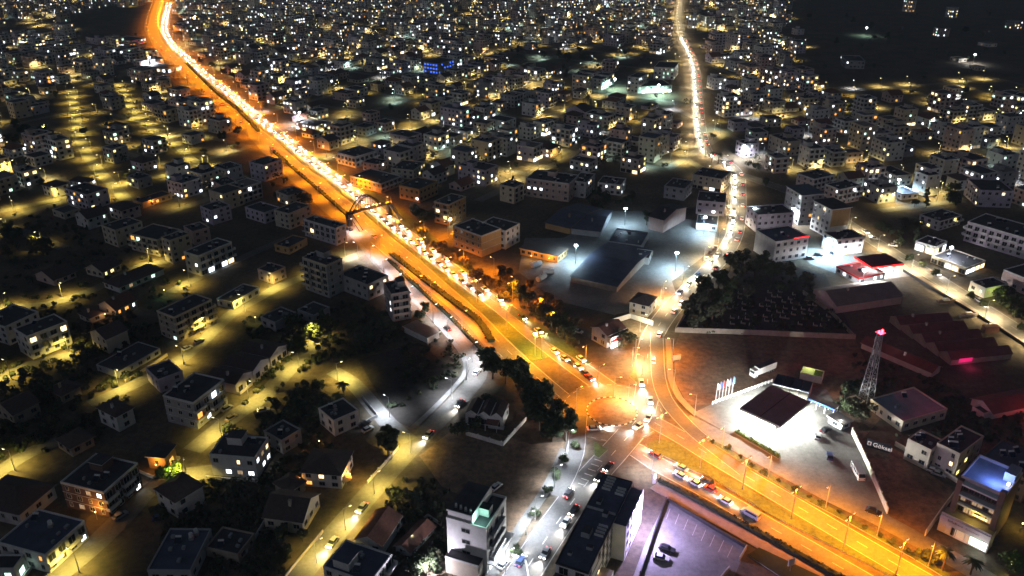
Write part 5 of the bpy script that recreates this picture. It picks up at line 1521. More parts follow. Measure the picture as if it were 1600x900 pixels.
# ================================================================= vehicles
def car_parts(colour, kind='car'):
    k = ('car', colour, kind)
    if k in CACHE: return CACHE[k]
    ln, wd, ht = {'car': (4.3, 1.75, 1.45), 'van': (5.6, 2.0, 2.3), 'suv': (4.6, 1.85, 1.75)}[kind]
    if kind == 'van':
        prof = [(-.5, .28), (.47, .28), (.5, .5), (.49, .95), (.36, 1.25), (.26, ht - .1), (.22, ht), (-.48, ht), (-.5, ht - .15)]
    else:
        prof = [(-.5, .3), (.48, .28), (.5, .5), (.48, .78), (.22, .92), (-.36, .95), (-.47, .9), (-.5, .7)]
    q = MB()
    n = len(prof)
    for s in (1, -1):
        pts = [(x * ln, s * wd / 2 * (1 if .35 < z < 1.0 else .93), z) for x, z in prof]
        q.face(pts if s < 0 else pts[::-1], colour)
    for i in range(n):
        j = (i + 1) % n
        def V(a, s): return (prof[a][0] * ln, s * wd / 2 * (1 if .35 < prof[a][1] < 1.0 else .93), prof[a][1])
        q.face([V(i, 1), V(j, 1), V(j, -1), V(i, -1)], colour)
    gq = MB()
    if kind != 'van':
        lo = [(.24 * ln, .8), (-.40 * ln, .8)]; hi = [(.07 * ln, .66), (-.29 * ln, .66)]
        z0, z1 = .93, ht
        b = [(lo[0][0], -wd / 2 * .93, z0), (lo[0][0], wd / 2 * .93, z0), (lo[1][0], wd / 2 * .93, z0), (lo[1][0], -wd / 2 * .93, z0)]
        t = [(hi[0][0], -wd / 2 * .76, z1), (hi[0][0], wd / 2 * .76, z1), (hi[1][0], wd / 2 * .76, z1), (hi[1][0], -wd / 2 * .76, z1)]
        for i in range(4):
            j = (i + 1) % 4
            gq.face([b[i], b[j], t[j], t[i]], 'glass')
        t2 = [(x, y_ * 1.02, z + .03) for x, y_, z in t]
        q.face(t2, colour)
        for i in range(4):
            j = (i + 1) % 4
            q.face([t[i], t[j], t2[j], t2[i]], colour)
    else:
        for s in (1, -1):
            f = [(.22 * ln, s * wd * .478, 1.3), (-.42 * ln, s * wd * .478, 1.3), (-.42 * ln, s * wd * .478, 1.95), (.18 * ln, s * wd * .478, 1.95)]
            gq.face(f if s > 0 else f[::-1], 'glass')
        gq.face([(.355 * ln, -.75, 1.30), (.355 * ln, .75, 1.30), (.275 * ln, .7, 2.05), (.275 * ln, -.7, 2.05)], 'glass')
        gq.face([(-.502 * ln, .7, 1.4), (-.502 * ln, -.7, 1.4), (-.502 * ln, -.7, 2.0), (-.502 * ln, .7, 2.0)], 'glass')
    w = MB(); w.tube((0, -.11, 0), (0, .11, 0), .32, .32, 'rubber', 12); w.tube((0, -.12, 0), (0, .12, 0), .18, .18, 'metal', 8)
    hl = MB(); hl.box(-.06, -.19, -.09, .06, .19, .09, 'headlamp')
    ho = MB(); ho.box(-.06, -.19, -.09, .06, .19, .09, 'glass')
    tl = MB(); tl.box(-.05, -.2, -.09, .05, .2, .09, 'taillamp')
    to = MB(); to.box(-.05, -.2, -.09, .05, .2, .09, 'red_plastic')
    CACHE[k] = dict(body=q.mesh('body'), glass=gq.mesh('cabin_glass'), wheel=w.mesh('wheel'), hl=hl.mesh('headlight'), ho=ho.mesh('headlight'), tl=tl.mesh('taillight'), to=to.mesh('taillight'), dim=(ln, wd, ht))
    return CACHE[k]
def head_light(e):
    k = ('head', e)
    if k not in LD:
        d = bpy.data.lights.new('light_source', 'SPOT')
        d.energy = e; d.color = (1, .95, .86); d.spot_size = R(75); d.spot_blend = .8; d.shadow_soft_size = .3
        LD[k] = d
    return LD[k]
def car(p, hd, colour, on, label, group=None, kind='car', beam=0, small=False, z=.1):
    c = car_parts(colour, kind)
    ln, wd, ht = c['dim']
    o = thing('car' if kind != 'van' else 'van', label, 'car' if kind != 'van' else 'van', (p.x, p.y, z), hd, group)
    put('body', c['body'], o); put('cabin_glass', c['glass'], o)
    if not small:
        for sx in (-.31, .31):
            for sy in (-.5, .5): put('wheel', c['wheel'], o, None, (sx * ln, sy * (wd - .1), .32))
    for sy in (-.33, .33):
        put('headlight', c['hl' if on else 'ho'], o, None, (ln * .497, sy * wd, .62))
        put('taillight', c['tl' if on else 'to'], o, None, (-ln * .497, sy * wd, .74))
    if beam:
        li = bpy.data.objects.new('light_source', head_light(beam)); COL.objects.link(li); li.parent = o
        li.location = (ln * .5 + .15, 0, .75); li.rotation_euler = (0, R(-82), 0)
    return o
CC = [('car_white', 'white'), ('car_silver', 'silver'), ('car_black', 'black'), ('car_red', 'red'), ('car_blue', 'dark blue'), ('car_white', 'white'), ('car_silver', 'silver')]
CS = [('car_white', 'white'), ('car_silver', 'silver'), ('car_black', 'black'), ('car_white', 'white'), ('car_silver', 'silver'), ('car_blue', 'dark blue')]
rr = random.Random(77)
def traffic(pts, off, step, ya, yb, rev, where, beam, jitter=.35, only=None):
    line = shift(pts, off)
    if rev: line = line[::-1]
    s = rr.uniform(0, step)
    for p, d in along(line, step, s):
        q_ = p + d * rr.uniform(-jitter, jitter) * step
        y = px(q_)[1]
        if not (ya < y < yb): continue
        m, cn = rr.choice(CS)
        lab = '%s car with headlights on %s' % (cn, where)
        car(q_, math.atan2(d.y, d.x), m, True, lab, lab, beam=beam, small=q_.y > 330)
# towards the viewer on the right-hand carriageway: a long stream of headlights
traffic(RIGHT, -2.3, 7.6, 205, 462, False, 'in the inner lane of the highway stream', 5200, .12)
traffic(RIGHT, 2.2, 15.0, 205, 530, False, 'in the outer lane of the highway stream', 5200, .3)
traffic(RIGHT, -2.3, 15.0, 5, 205, False, 'in the far inner lane of the highway', 5000)
traffic(RIGHT, 2.2, 17.0, 5, 205, False, 'in the far outer lane of the highway', 5000)
traffic(LEFT, -1.9, 62.0, 60, 520, True, 'driving away on the left carriageway', 900)
traffic(SIDE, 2.2, 13.0, 60, 470, True, 'coming down the north road', 5000)
traffic(SIDE, -2.2, 19.0, 60, 600, False, 'driving up the north road', 2500)
traffic(EAST, 2.2, 34.0, 345, 520, False, 'on the east road', 4000)
traffic(SERV, 1.7, 30.0, 590, 860, False, 'coming down the curved service road', 6000)
traffic(SERV, -1.7, 50.0, 420, 640, True, 'going up the service road', 2500)
traffic(SOUTH, 2.3, 11.0, 690, 890, False, 'coming down the south road', 9000)
traffic(SOUTH, -2.3, 26.0, 730, 880, True, 'going up the south road', 3000)
def facing(a, b):
    d = P(*b) - P(*a); return math.atan2(d.y, d.x)
# waiting before the roundabout on the highway
hw = facing((868, 552), (922, 594))
for x, y, m, cn in ((866, 551, 'car_white', 'white'), (882, 562, 'car_silver', 'silver'), (894, 570, 'car_black', 'black'), (903, 575, 'car_silver', 'second silver'), (915, 586, 'car_blue', 'dark blue'), (908, 563, 'car_white', 'outer-lane white'), (921, 592, 'car_red', 'red')):
    car(P(x, y), hw, m, True, '%s car waiting in the queue before the roundabout' % cn, 'cars queued before the roundabout', beam=6000)
hq = facing((1172, 804), (1062, 741))
for x, y, m, cn, kd in ((1024, 713, 'car_red', 'dark red car first in line behind the roundabout', 'car'), (1064, 733, 'car_silver', 'silver car in the inner queue lane on the lower road', 'car'), (1062, 745, 'car_white', 'white car in the outer queue lane on the lower road', 'car'),
                    (1085, 757, 'car_white', 'white car second in the outer queue lane', 'car'), (1105, 755, 'car_black', 'black tall car with red tail lights in the queue', 'suv'), (1109, 766, 'car_red', 'dark red car beside the black tall car', 'car'),
                    (1133, 785, 'car_white', 'white car with a gap behind it in the lower queue', 'car'), (1172, 806, 'car_silver', 'silver minibus last in the lower queue', 'van')):
    car(P(x, y), hq, m, True, cn, 'vehicles queued on the lower road', kind=kd, beam=3000)
for x, y, a, m in ((1002, 600, -1.6, 'car_white'), (1016, 628, -1.7, 'car_silver'), (1013, 655, -2.0, 'car_white'), (998, 668, -2.4, 'car_white'), (928, 672, .1, 'car_silver')):
    lab = '%s car with bright headlights beside the roundabout island' % {'car_white': 'white', 'car_silver': 'silver'}[m]
    car(P(x, y), a, m, True, lab, lab, beam=11000)
PK = [(292, 760, .9, 'car_beige', 'beige car parked on the yellow street beside the villa tree'), (283, 778, .9, 'car_black', 'black car parked on the yellow street'), (250, 811, .5, 'car_blue', 'dark blue car parked near the low dark hedge'), (189, 808, .9, 'car_silver', 'silver car parked by the white-framed balconies'),
      (775, 763, .9, 'car_white', 'white car parked behind the tall white block'), (787, 884, 1.0, 'car_white', 'white car parked in front of the tall white block'), (1042, 860, -.5, 'car_black', 'black car parked in the purple parking lot'), (1033, 874, -.3, 'car_silver', 'silver car parked in the purple parking lot'),
      (1364, 802, -.6, 'car_black', 'black car on the forecourt edge by the pale wall'), (1278, 684, 1.2, 'car_silver', 'silver car with a dark boot parked on the station forecourt'), (1290, 674, .6, 'car_black', 'black car parked on the station forecourt'), (1296, 715, 1.3, 'car_blue', 'dark blue car parked below the station forecourt'),
      (1458, 738, -.6, 'car_white', 'white car parked behind the cream yard wall'), (1466, 743, -.6, 'car_silver', 'silver car parked behind the cream yard wall'), (575, 673, .8, 'car_white', 'white car parked on the white-lit cul-de-sac'), (570, 664, .8, 'car_black', 'black car parked on the white-lit cul-de-sac'),
      (412, 643, .3, 'car_silver', 'silver car parked on the yellow-lit dirt lane'), (362, 655, 1.0, 'car_beige', 'beige car parked below the orange balcony block'), (355, 640, 1.0, 'car_silver', 'silver car parked at the orange balcony block'), (903, 520, -.5, 'car_white', 'white car parked beside the red-signed shop'),
      (311, 535, .9, 'car_silver', 'silver car parked below the stone-coloured block'), (293, 546, .9, 'car_white', 'white car parked below the stone-coloured block'), (710, 366, 1.0, 'car_white', 'white car parked on the lit yard beside the pillared block'), (716, 360, .4, 'car_black', 'black car parked on the lit yard by the pillared block'),
      (1278, 400, -.2, 'car_black', 'black car parked in the bright white courtyard'), (1265, 405, -.2, 'car_silver', 'silver car parked in the bright white courtyard'), (1365, 374, -.5, 'car_silver', 'silver car parked at the kerb of the east road'), (1395, 385, -.5, 'car_white', 'white car parked in the car park beyond the east road'), (1403, 380, -.5, 'car_white', 'second white car in the car park beyond the east road'), (1550, 512, -.6, 'car_beige', 'yellowish car on the east road shoulder by the container'),
      (1110, 396, 1.2, 'car_black', 'black car in the line along the depot yard'), (1118, 388, 1.2, 'car_silver', 'silver car in the line along the depot yard'), (1104, 406, 1.2, 'car_white', 'white car in the line along the depot yard'), (1140, 340, 1.5, 'car_white', 'white car parked beside the north road'), (1138, 325, 1.5, 'car_silver', 'silver car parked beside the north road'), (546, 360, -.7, 'car_black', 'black car under the white lamp by the footbridge')]
for x, y, a, m, lab in PK:
    car(P(x, y), a, m, False, lab, None, z=.09)
# minibus on the forecourt, white truck beside the fence
def minibus(label, p, rz):
    o = thing('minibus', label, 'minibus', p, rz)
    q = MB(); q.box(-3.4, -1.05, .4, 3.2, 1.05, 2.6, 'white'); q.box(3.2, -1.0, .4, 3.7, 1.0, 1.5, 'white'); q.build('body', o)
    q = MB(); q.face([(3.72, -.9, 1.5), (3.72, .9, 1.5), (3.22, .9, 2.5), (3.22, -.9, 2.5)], 'glass'); q.build('windscreen', o)
    for s in (-1, 1):
        for k in range(5):
            q = MB(); f = [(-3.1 + k * 1.2, s * 1.06, 1.5), (-2.1 + k * 1.2, s * 1.06, 1.5), (-2.1 + k * 1.2, s * 1.06, 2.3), (-3.1 + k * 1.2, s * 1.06, 2.3)]
            q.face(f[::-1] if s > 0 else f, 'glass'); q.build('window', o)
    w = car_parts('car_white')['wheel']
    for sx in (-2.2, 2.3):
        for sy in (-.95, .95): put('wheel', w, o, None, (sx, sy, .42), 0, 1.3)
    for sy in (-.75, .75): put('headlight', car_parts('car_white')['ho'], o, None, (3.72, sy, .9))
minibus('white minibus parked on the dim forecourt beside the buttressed wall', P(1339, 741) + Vector((0, 0, .06)), facing((1332, 728), (1346, 754)))
t0 = P(1180, 588) + Vector((0, 0, .05))
tr = thing('truck', 'white box truck parked behind the rail fence', 'truck', t0, facing((1212, 577), (1178, 591)))
q = MB(); q.box(-9.4, -1.25, 1.0, -.4, 1.25, 3.6, 'white', 'roof_dark'); q.build('box_body', tr)
q = MB(); q.box(0, -1.2, .5, 1.9, 1.2, 3.2, 'white'); q.build('cab', tr)
q = MB(); q.face([(1.92, -1.05, 1.9), (1.92, 1.05, 1.9), (1.92, 1.05, 2.9), (1.92, -1.05, 2.9)], 'glass'); q.build('windscreen', tr)
q = MB(); q.box(-9.2, -.5, .7, .5, .5, .98, 'dark_metal'); q.build('chassis', tr)
for sx in (-8.2, -7.0, -5.8, 1.0):
    for sy in (-1.05, 1.05): put('wheel', car_parts('car_white')['wheel'], tr, None, (sx, sy, .5), 0, 1.55)
# orange parasol by the house
pa = thing('parasol', 'round orange parasol on the lit terrace beside the road', 'parasol', P(541, 757))
q = MB(); q.tube((0, 0, 0), (0, 0, 2.5), .06, .06, 'metal', 8); q.build('pole', pa)
q = MB()
for k in range(10):
    a0, a1 = k * math.pi / 5, (k + 1) * math.pi / 5
    q.face([(0, 0, 2.9), (1.9 * math.cos(a0), 1.9 * math.sin(a0), 2.3), (1.9 * math.cos(a1), 1.9 * math.sin(a1), 2.3)], 'ochre')
    q.face([(0, 0, 2.85), (1.9 * math.cos(a1), 1.9 * math.sin(a1), 2.25), (1.9 * math.cos(a0), 1.9 * math.sin(a0), 2.25)], 'ochre')
q.build('canopy', pa)
def wall_lamp(label, p, z, e, col, bulb):
    o = thing('garden_lamp', label, 'lamp', p)
    q = MB(); q.tube((0, 0, 0), (0, 0, z), .06, .05, 'metal', 6); q.build('post', o)
    q = MB(); q.tube((0, 0, z), (0, 0, z + .3), .16, .12, bulb, 8); q.build('globe', o)
    light('light_source', 'POINT', o, (0, 0, z + .75), e, col, size=.2)
OR = (1, .40, .05)
for x, y, e, c, lab in ((548, 752, 520, OR, 'orange garden lamp beside the parasol'), (470, 760, 200, OR, 'orange garden lamp behind the parasol house'), (500, 700, 160, OR, 'orange lamp on the back terrace of the parasol house'), (246, 738, 420, OR, 'orange lamp in front of the small villa porch'), (152, 812, 700, OR, 'orange lamp between the two balcony blocks'), (128, 846, 380, OR, 'orange lamp on the corner block pavement'),
                      (336, 640, 420, OR, 'orange lamp below the orange balcony row'), (166, 500, 180, (1, .5, .2), 'orange lamp before the small tiled house'), (268, 748, 300, (.8, 1, .15), 'yellow-green lamp under the glowing tree'), (258, 462, 120, (.1, 1, .35), 'green lamp beside the stone-coloured block'), (343, 478, 120, (.2, 1, .7), 'green lamp at the low white building'), (1576, 893, 700, (1, .95, .3), 'yellow lamp under the bright green tree'),
                      (1030, 478, 900, OR, 'orange lamp beside the cream villa'), (858, 412, 1300, OR, 'orange lamp before the workshop doors'), (830, 408, 900, OR, 'orange lamp at the junk yard gate'), (1594, 830, 500, (1, .7, .1), 'yellow lamp behind the blue-roofed tower'), (240, 322, 400, (1, .4, .1), 'orange lamp on the restaurant terrace'), (705, 352, 1600, (1, .85, .45), 'warm lamp in the yard of the pillared block'),
                      (1500, 738, 260, (1, .8, .4), 'warm lamp in the yard of the cream apartment block'), (1560, 470, 500, (.8, 1, .2), 'yellow-green lamp in the garden by the east road'), (400, 505, 160, (.9, 1, .2), 'yellow-green lamp by the left lane bushes'), (1312, 668, 700, (1, .95, .75), 'pale lamp by the forecourt kiosk'), (668, 899, 6500, (.90, .84, 1), 'white lamp added to brighten the left face of the tall white block'), (645, 852, 120, (.6, 1, .7), 'greenish lamp in the back garden of the gabled house'), (52, 858, 90, (.7, 1, .8), 'greenish lamp on the terrace house stair')):  # lamp left of the tall white block is added to brighten its facade
    bulb = 'sodium_bulb' if c[1] < .6 else 'yellow_bulb'
    wall_lamp(lab, P(x, y), 2.6, e, c, bulb)

# ================================================================= trees
def tree_meshes(v, m, shape):
    k = ('tree', v, m, shape)
    if k in CACHE: return CACHE[k]
    r2 = random.Random(100 + v * 17)
    t = MB()
    th = {'round': .34, 'tall': .28, 'column': .1, 'bush': .08}[shape]
    t.tube((0, 0, 0), (.15, .05, th * 10), .3, .2, 'trunk', 8)
    lumps = []
    if shape == 'round':
        for _ in range(9): lumps.append((Vector((r2.uniform(-2.4, 2.4), r2.uniform(-2.4, 2.4), r2.uniform(4.6, 8.2))), r2.uniform(1.3, 2.2)))
    elif shape == 'tall':
        for _ in range(11):
            z = r2.uniform(3.2, 9.4); w = 2.2 * (1 - (z - 3) / 9)
            lumps.append((Vector((r2.uniform(-w, w), r2.uniform(-w, w), z)), r2.uniform(.9, 1.7)))
    elif shape == 'column':
        for z in range(1, 10): lumps.append((Vector((r2.uniform(-.3, .3), r2.uniform(-.3, .3), z)), 1.1 * (1 - z / 14)))
    else:
        for _ in range(6): lumps.append((Vector((r2.uniform(-2.8, 2.8), r2.uniform(-2.8, 2.8), r2.uniform(2.2, 5.4))), r2.uniform(1.8, 2.6)))
    for c, rad in lumps[:6]:
        t.tube((.12, .04, th * 8), c, .13, .05, 'trunk', 5, caps=False)
    q = MB()
    for c, rad in lumps:
        for _ in range(84):
            u = Vector((r2.gauss(0, 1), r2.gauss(0, 1), r2.gauss(0, 1))).normalized()
            p_ = c + Vector((u.x, u.y, u.z * .8)) * rad * (r2.random() ** .4)
            w = (u + Vector((r2.gauss(0, .6), r2.gauss(0, .6), r2.gauss(0, .6)))).normalized()
            a = w.orthogonal().normalized(); b = w.cross(a); s = r2.uniform(.28, .62)
            q.face([p_ - a * s - b * s * .7, p_ + a * s * .2 - b * s, p_ + a * s + b * s * .5, p_ - a * s * .3 + b * s], m)
    CACHE[k] = (t.mesh('trunk'), q.mesh('crown'))
    return CACHE[k]
rt = random.Random(55)
def tree(p, h, label, group=None, m='leaf', shape='round', name='tree', cat='tree'):
    a, b = tree_meshes(rt.randrange(4), m, shape)
    s = h / (9.6 if shape != 'bush' else 7.2)
    if group:
        label = '%s %s%s' % (('tall' if h > 8 else 'medium' if h > 4.5 else 'small') if name == 'tree' else '', {'round': 'broad ', 'tall': 'tapering ', 'column': 'slender ', 'bush': 'low-crowned '}[shape], label)
        label = {'leaf': '', 'leaf_olive': 'olive-toned ', 'leaf_lamp_tint': '', 'leaf_bright': ''}[m] + label.strip()
    o = thing(name, label, cat, (p.x, p.y, 0), rt.uniform(0, 6.28), group)
    wdt = rt.uniform(.85, 1.2)
    put('trunk', a, o, None, None, 0, s); put('crown', b, o, None, None, 0, (s * wdt, s * wdt, s))
    FOOT.append((p.x, p.y, 1.0, p.x - .5, p.y - .5, 0, 1, 1))
for x, y, h in ((770, 592, 11), (790, 600, 10), (762, 578, 9), (800, 592, 9)):
    tree(P(x, y), h, 'large dark tree in the clump beside the service road bend', 'dark trees at the service road bend')
for x, y, h in ((822, 622, 12), (848, 645, 13), (866, 668, 12), (884, 690, 11), (842, 672, 11), (818, 600, 10), (832, 650, 10), (862, 690, 9)):
    tree(P(x, y), h, 'large dark tree in the clump left of the roundabout', 'dark trees left of the roundabout')
for x, y, h, m in ((792, 446, 8, 'leaf_lamp_tint'), (802, 458, 7, 'leaf'), (812, 470, 9, 'leaf'), (826, 480, 9, 'leaf'), (838, 492, 8, 'leaf_lamp_tint'), (850, 504, 9, 'leaf'), (864, 514, 9, 'leaf'), (876, 524, 10, 'leaf'), (886, 536, 9, 'leaf'), (899, 520, 8, 'leaf_lamp_tint'), (872, 492, 7, 'leaf_lamp_tint'), (856, 478, 7, 'leaf_lamp_tint'), (828, 456, 6, 'leaf_lamp_tint'), (783, 432, 6, 'leaf_lamp_tint')):
    tree(P(x, y), h, '%s tree in the belt between highway and junk yard' % ('dark green' if m == 'leaf' else 'painted orange-lit'), 'trees of the highway belt', m)
for k in range(16):
    x = 640 + k * 10; y = 362 + k * 7.3 + rt.uniform(-3, 3)
    tree(P(x + rt.uniform(-4, 8), y - 4), rt.uniform(3.5, 6), 'small orange-lit tree on the highway verge', 'small verge trees', rt.choice(['leaf_lamp_tint', 'leaf_olive']), 'bush')
for k in range(14):
    x = 300 + k * 17; y = 96 + k * 9.5
    p_ = P(x + 14 + k * .5, y + rt.uniform(-2, 2))
    if not near_road(p_, -1): tree(p_, rt.uniform(4, 7), 'dark roadside tree right of the far highway', 'far highway trees', rt.choice(['leaf', 'leaf_olive', 'leaf_lamp_tint']), 'bush')
for x, y, h, m in ((1074, 506, 11, 'leaf_olive'), (1092, 494, 12, 'leaf_olive'), (1112, 506, 10, 'leaf_olive'), (1128, 488, 11, 'leaf'), (1100, 470, 11, 'leaf'), (1140, 466, 10, 'leaf'), (1084, 518, 9, 'leaf_olive'), (1122, 452, 10, 'leaf'), (1150, 440, 10, 'leaf_olive'), (1178, 434, 9, 'leaf'), (1205, 438, 10, 'leaf'), (1235, 440, 9, 'leaf_olive'), (1160, 418, 9, 'leaf'), (1190, 418, 8, 'leaf'), (1258, 448, 8, 'leaf_olive'), (1140, 424, 9, 'leaf_olive'), (1220, 462, 7, 'leaf'), (1170, 470, 7, 'leaf_olive'), (1265, 476, 6, 'leaf_olive')):
    tree(P(x, y), h, 'leafy tree inside the dark walled field', 'trees of the walled field', m)
tree(P(607, 714), 12, 'tall lone tree beside the yellow road and white-lit cul-de-sac', None, 'leaf', 'tall')
tree(P(1577, 895), 7, 'bright yellow-green lit tree beside the shop with the pink band', None, 'leaf_bright')
tree(P(265, 752), 6, 'glowing yellow-green tree beside the small villa', None, 'leaf_bright', 'bush')
tree(P(372, 213), 8, 'dark round tree at the near edge of the far highway'); tree(P(1010, 352), 8, 'dark tree beside the tall pink-walled shed')
tree(P(656, 345), 10, 'big dark round tree beside the yellow-lit yard', None, 'leaf', 'bush'); tree(P(668, 348), 9, 'second big dark round tree beside the yellow-lit yard', None, 'leaf', 'bush')
tree(P(476, 318), 7, 'dark round tree beside the hedge left of the highway', None, 'leaf', 'bush'); tree(P(664, 492), 6, 'round tree between the tower and the white-lit service road'); tree(P(655, 500), 5, 'small tree below the round tree by the service road', None, 'leaf', 'bush')
tree(P(968, 540), 7, 'dark spreading tree beside the red-signed shop', None, 'leaf_olive', 'bush'); tree(P(980, 532), 6, 'second dark tree beside the red-signed shop', None, 'leaf', 'bush')
tree(P(1345, 655), 7, 'dark tree between the mast and the purple-roofed workshop', None, 'leaf_olive', 'bush'); tree(P(1328, 650), 6, 'dark shrub-like tree beside the equipment hut', None, 'leaf', 'bush')
tree(P(762, 640), 6, 'rounded dark tree behind the gabled villa', None, 'leaf', 'bush'); tree(P(742, 672), 4.5, 'dark garden tree in front of the gabled villa', None, 'leaf', 'bush'); tree(P(715, 680), 6, 'dark tree left of the pillared garden wall', None, 'leaf', 'bush')
for x, y in ((883, 722), (869, 746), (856, 770), (838, 806), (809, 866), (900, 700)):
    tree(P(x, y), 3.2, 'small round sapling on the south road pavement', 'saplings on the south road', 'leaf', 'bush', 'sapling')
for k in range(15):
    x = 1112 + k * 21.5; y = 692 + k * 12.2
    tree(P(x + rt.uniform(-5, 5), y), rt.uniform(1.2, 2.2), 'low shrub on the verge between road and station forecourt', 'verge shrubs', 'leaf', 'bush', 'shrub', 'shrub')
for x, y in ((1421, 408), (1440, 418), (1461, 432), (1516, 466), (1538, 480), (1597, 516)):
    tree(P(x, y), 3.6, 'clipped round tree on the east road pavement', 'clipped trees on the east road', 'leaf', 'bush')
GR = [(12, [(2, 190), (112, 196), (112, 226), (2, 224)], 7, 'dark tree in the grove at the upper left'), (16, [(0, 345), (125, 345), (130, 410), (0, 425)], 6, 'dark tree in the unlit plot left of the street bend'), (14, [(110, 510), (235, 505), (230, 560), (130, 570)], 5, 'dark garden tree behind the white balcony block'),
      (14, [(0, 600), (60, 590), (140, 660), (130, 730), (0, 720)], 5, 'dark orchard tree in the unlit lower left plot'), (18, [(440, 500), (560, 480), (640, 510), (560, 560), (520, 520), (450, 560)], 6, 'dark tree in the unlit ground below the towers'), (9, [(240, 790), (330, 780), (310, 820), (250, 850)], 4, 'dark tree beside the parked dark cars'), (9, [(420, 880), (450, 830), (480, 850), (440, 920)], 4, 'dark tree along the left side of the yellow road'),
      (12, [(1340, 350), (1430, 350), (1450, 395), (1400, 392)], 5, 'garden tree beyond the east road'), (9, [(1530, 455), (1600, 460), (1600, 500), (1545, 480)], 5, 'garden tree by the white house on the east road'), (8, [(1510, 300), (1520, 330), (1400, 325), (1420, 300)], 6, 'dark tree behind the spreading villa'), (8, [(930, 345), (1000, 320), (960, 312), (915, 310)], 7, 'green-lit tree behind the warehouses'),
      (6, [(1270, 850), (1560, 890), (1560, 900), (1530, 900)], 4, 'tree near the shop with the pink band'), (12, [(420, 620), (500, 600), (490, 680), (420, 690)], 5, 'dark tree between the lane and the cul-de-sac house'), (8, [(1340, 610), (1330, 650), (1310, 640), (1325, 600)], 4, 'dark bush below the station canopy edge'), (10, [(640, 780), (690, 800), (690, 890), (650, 900)], 4, 'dark garden tree beside the gabled house'), (10, [(800, 84), (990, 82), (1040, 98), (900, 108)], 8, 'dark tree in the far wood behind the hotel'), (8, [(1250, 20), (1600, 30), (1600, 70), (1280, 110)], 8, 'lone dark tree in the far dark field')]
for n, poly, h, lab in GR:
    k = 0
    for _ in range(n * 12):
        if k >= n: break
        xs, ys = [q_[0] for q_ in poly], [q_[1] for q_ in poly]
        x, y = rt.uniform(min(xs), max(xs)), rt.uniform(min(ys), max(ys))
        if not inside((x, y), poly): continue
        p_ = P(x, y)
        if near_road(p_, -1.5) or not clear_of(p_, 1.8): continue
        k += 1
        tree(p_, h * rt.uniform(.7, 1.25), lab, lab, rt.choice(['leaf', 'leaf', 'leaf_olive']), rt.choice(['round', 'bush', 'tall']))
k = 0
for _ in range(900):
    if k >= 34: break
    x, y = rt.uniform(0, 1600), rt.uniform(110, 430)
    if not inside((x, y), ZONE): continue
    p_ = P(x, y)
    if near_road(p_, -2) or not clear_of(p_, 2.4): continue
    k += 1
    tree(p_, rt.uniform(4, 8), 'garden tree between houses of the dense town', 'garden trees of the town', rt.choice(['leaf', 'leaf', 'leaf_olive']), rt.choice(['round', 'bush', 'tall', 'column']))
# far tree crowns between the houses and rough growth on the unlit plots
cov = MB()
def clump(p, rad, hgt_, n, m):
    for _ in range(n):
        u = Vector((rt.gauss(0, 1), rt.gauss(0, 1), rt.gauss(0, 1))).normalized()
        c = Vector((p.x, p.y, hgt_)) + Vector((u.x * rad, u.y * rad, u.z * hgt_ * .85)) * rt.random() ** .4
        a = u.orthogonal().normalized(); b = u.cross(a); s = rt.uniform(.25, .6)
        cov.face([c - a * s - b * s * .7, c + a * s * .2 - b * s, c + a * s + b * s * .5, c - a * s * .3 + b * s], m)
k = 0
for _ in range(1500):
    if k >= 170: break
    x, y = rt.uniform(0, 1600), rt.uniform(20, 300)
    if not inside((x, y), ZONE): continue
    p_ = P(x, y)
    if near_road(p_, -2) or not clear_of(p_, 1.6): continue
    k += 1; clump(p_, rt.uniform(1.6, 3.2), rt.uniform(2.0, 4.0), 60, rt.choice(['leaf', 'leaf_olive', 'leaf']))
tag(cov.build('far_tree_cover', kind='stuff'), 'far dark tree crowns scattered between the town houses', 'trees')
cov = MB()
for poly, n in (([(0, 560), (140, 520), (250, 500), (240, 570), (150, 690), (0, 720)], 260), ([(380, 500), (570, 470), (650, 520), (560, 560), (400, 600)], 240), ([(260, 770), (400, 740), (470, 760), (440, 900), (250, 900)], 170), ([(400, 600), (520, 590), (520, 720), (430, 780), (330, 700)], 130),
                ([(0, 330), (200, 310), (300, 460), (250, 560), (0, 540)], 240), ([(600, 740), (700, 760), (690, 900), (600, 900)], 90), ([(1070, 520), (1085, 440), (1270, 430), (1330, 524)], 160), ([(1310, 540), (1500, 600), (1520, 690), (1400, 690)], 90), ([(640, 500), (660, 470), (730, 560), (700, 600), (600, 650)], 60), ([(1440, 590), (1600, 650), (1600, 700), (1530, 690)], 60), ([(780, 440), (910, 540), (890, 560), (780, 470)], 110)):
    xs, ys = [q_[0] for q_ in poly], [q_[1] for q_ in poly]
    k = 0
    for _ in range(n * 5):
        if k >= n: break
        x, y = rt.uniform(min(xs), max(xs)), rt.uniform(min(ys), max(ys))
        if not inside((x, y), poly): continue
        p_ = P(x, y)
        if near_road(p_, -2.2) or not clear_of(p_, .9): continue
        k += 1; clump(p_, rt.uniform(.7, 1.9), rt.uniform(.4, 1.3), 26, rt.choice(['hedge', 'leaf', 'leaf_olive']))
tag(cov.build('undergrowth', kind='stuff'), 'dark rough undergrowth on the unlit plots between the houses', 'undergrowth')
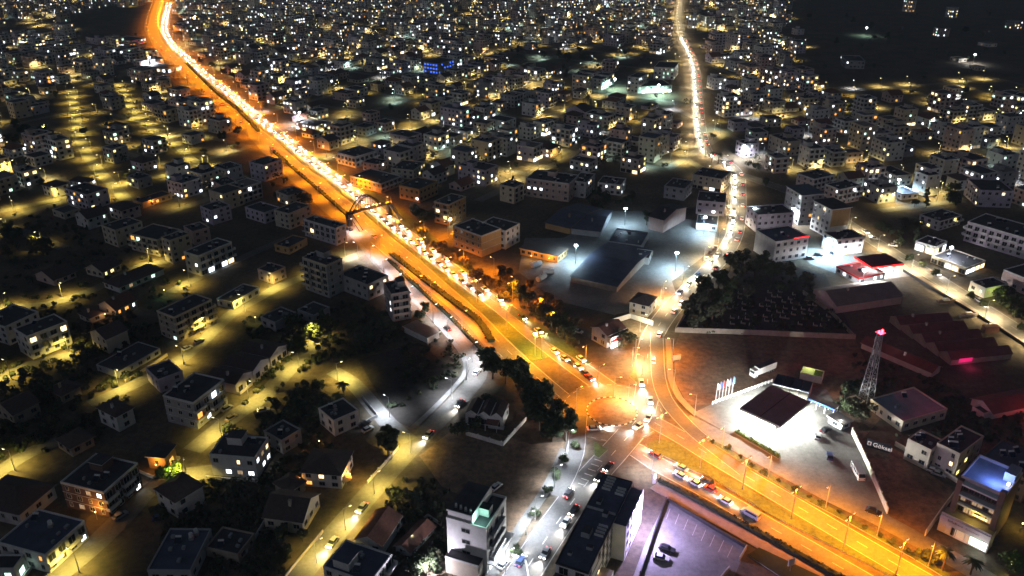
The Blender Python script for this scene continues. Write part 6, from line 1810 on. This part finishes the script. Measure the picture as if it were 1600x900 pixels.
# palms
def palm(label, p, h):
    o = thing('palm_tree', label, 'palm tree', p, rt.uniform(0, 6))
    q = MB()
    for j in range(6): q.tube((.05 * j * j / 6, 0, h * j / 6), (.05 * (j + 1) ** 2 / 6, 0, h * (j + 1) / 6), .24 - .012 * j, .23 - .012 * j, 'trunk', 8, caps=False)
    q.build('trunk', o)
    top = Vector((.3, 0, h))
    for j in range(16):
        a = j * 2.4; f = MB(); el = .5 - .09 * (j % 8)
        pr = None
        for i in range(7):
            t = i / 6; rd = 2.6 * t
            c = top + Vector((math.cos(a) * rd, math.sin(a) * rd, rd * el - 1.6 * t * t))
            w = Vector((-math.sin(a), math.cos(a), 0)) * (.42 * math.sin(math.pi * (.12 + .86 * t)))
            if pr: f.face([pr[0], c - w + Vector((0, 0, -.12)), c, pr[1]], 'leaf'); f.face([pr[1], c, c + w + Vector((0, 0, -.12)), pr[2]], 'leaf')
            pr = (c - w + Vector((0, 0, -.12)), c, c + w + Vector((0, 0, -.12)))
        f.build('frond', o)
palm('palm tree beside the orange service road near the shop', P(1472, 892), 6.5)
palm('palm tree in front of the shop window', P(1516, 898), 5)
palm('palm tree at the bend of the north road', P(1112, 254), 7); palm('second palm tree at the bend of the north road', P(1122, 256), 7)
palm('small palm tree on the yellow-lit bare plot', P(538, 618), 5); palm('low palm tree behind the cul-de-sac house', P(528, 630), 3.5)

# ================================================================= night air
hz = MB(); hz.box(-6100, -2100, -1.0, 6100, 10100, 166.0, 'black')
ho_ = hz.build('haze', kind='stuff')
tag(ho_, 'thin night haze hanging over the whole town', 'haze')
hm = bpy.data.materials.new('haze'); hm.use_nodes = True
hm.node_tree.nodes.remove(hm.node_tree.nodes['Principled BSDF'])
pv = hm.node_tree.nodes.new('ShaderNodeVolumePrincipled')
pv.inputs['Color'].default_value = (0.72, 0.84, 1.0, 1)
pv.inputs['Density'].default_value = 0.00022
hm.node_tree.links.new(pv.outputs[0], hm.node_tree.nodes['Material Output'].inputs['Volume'])
ho_.data.materials.clear(); ho_.data.materials.append(hm)
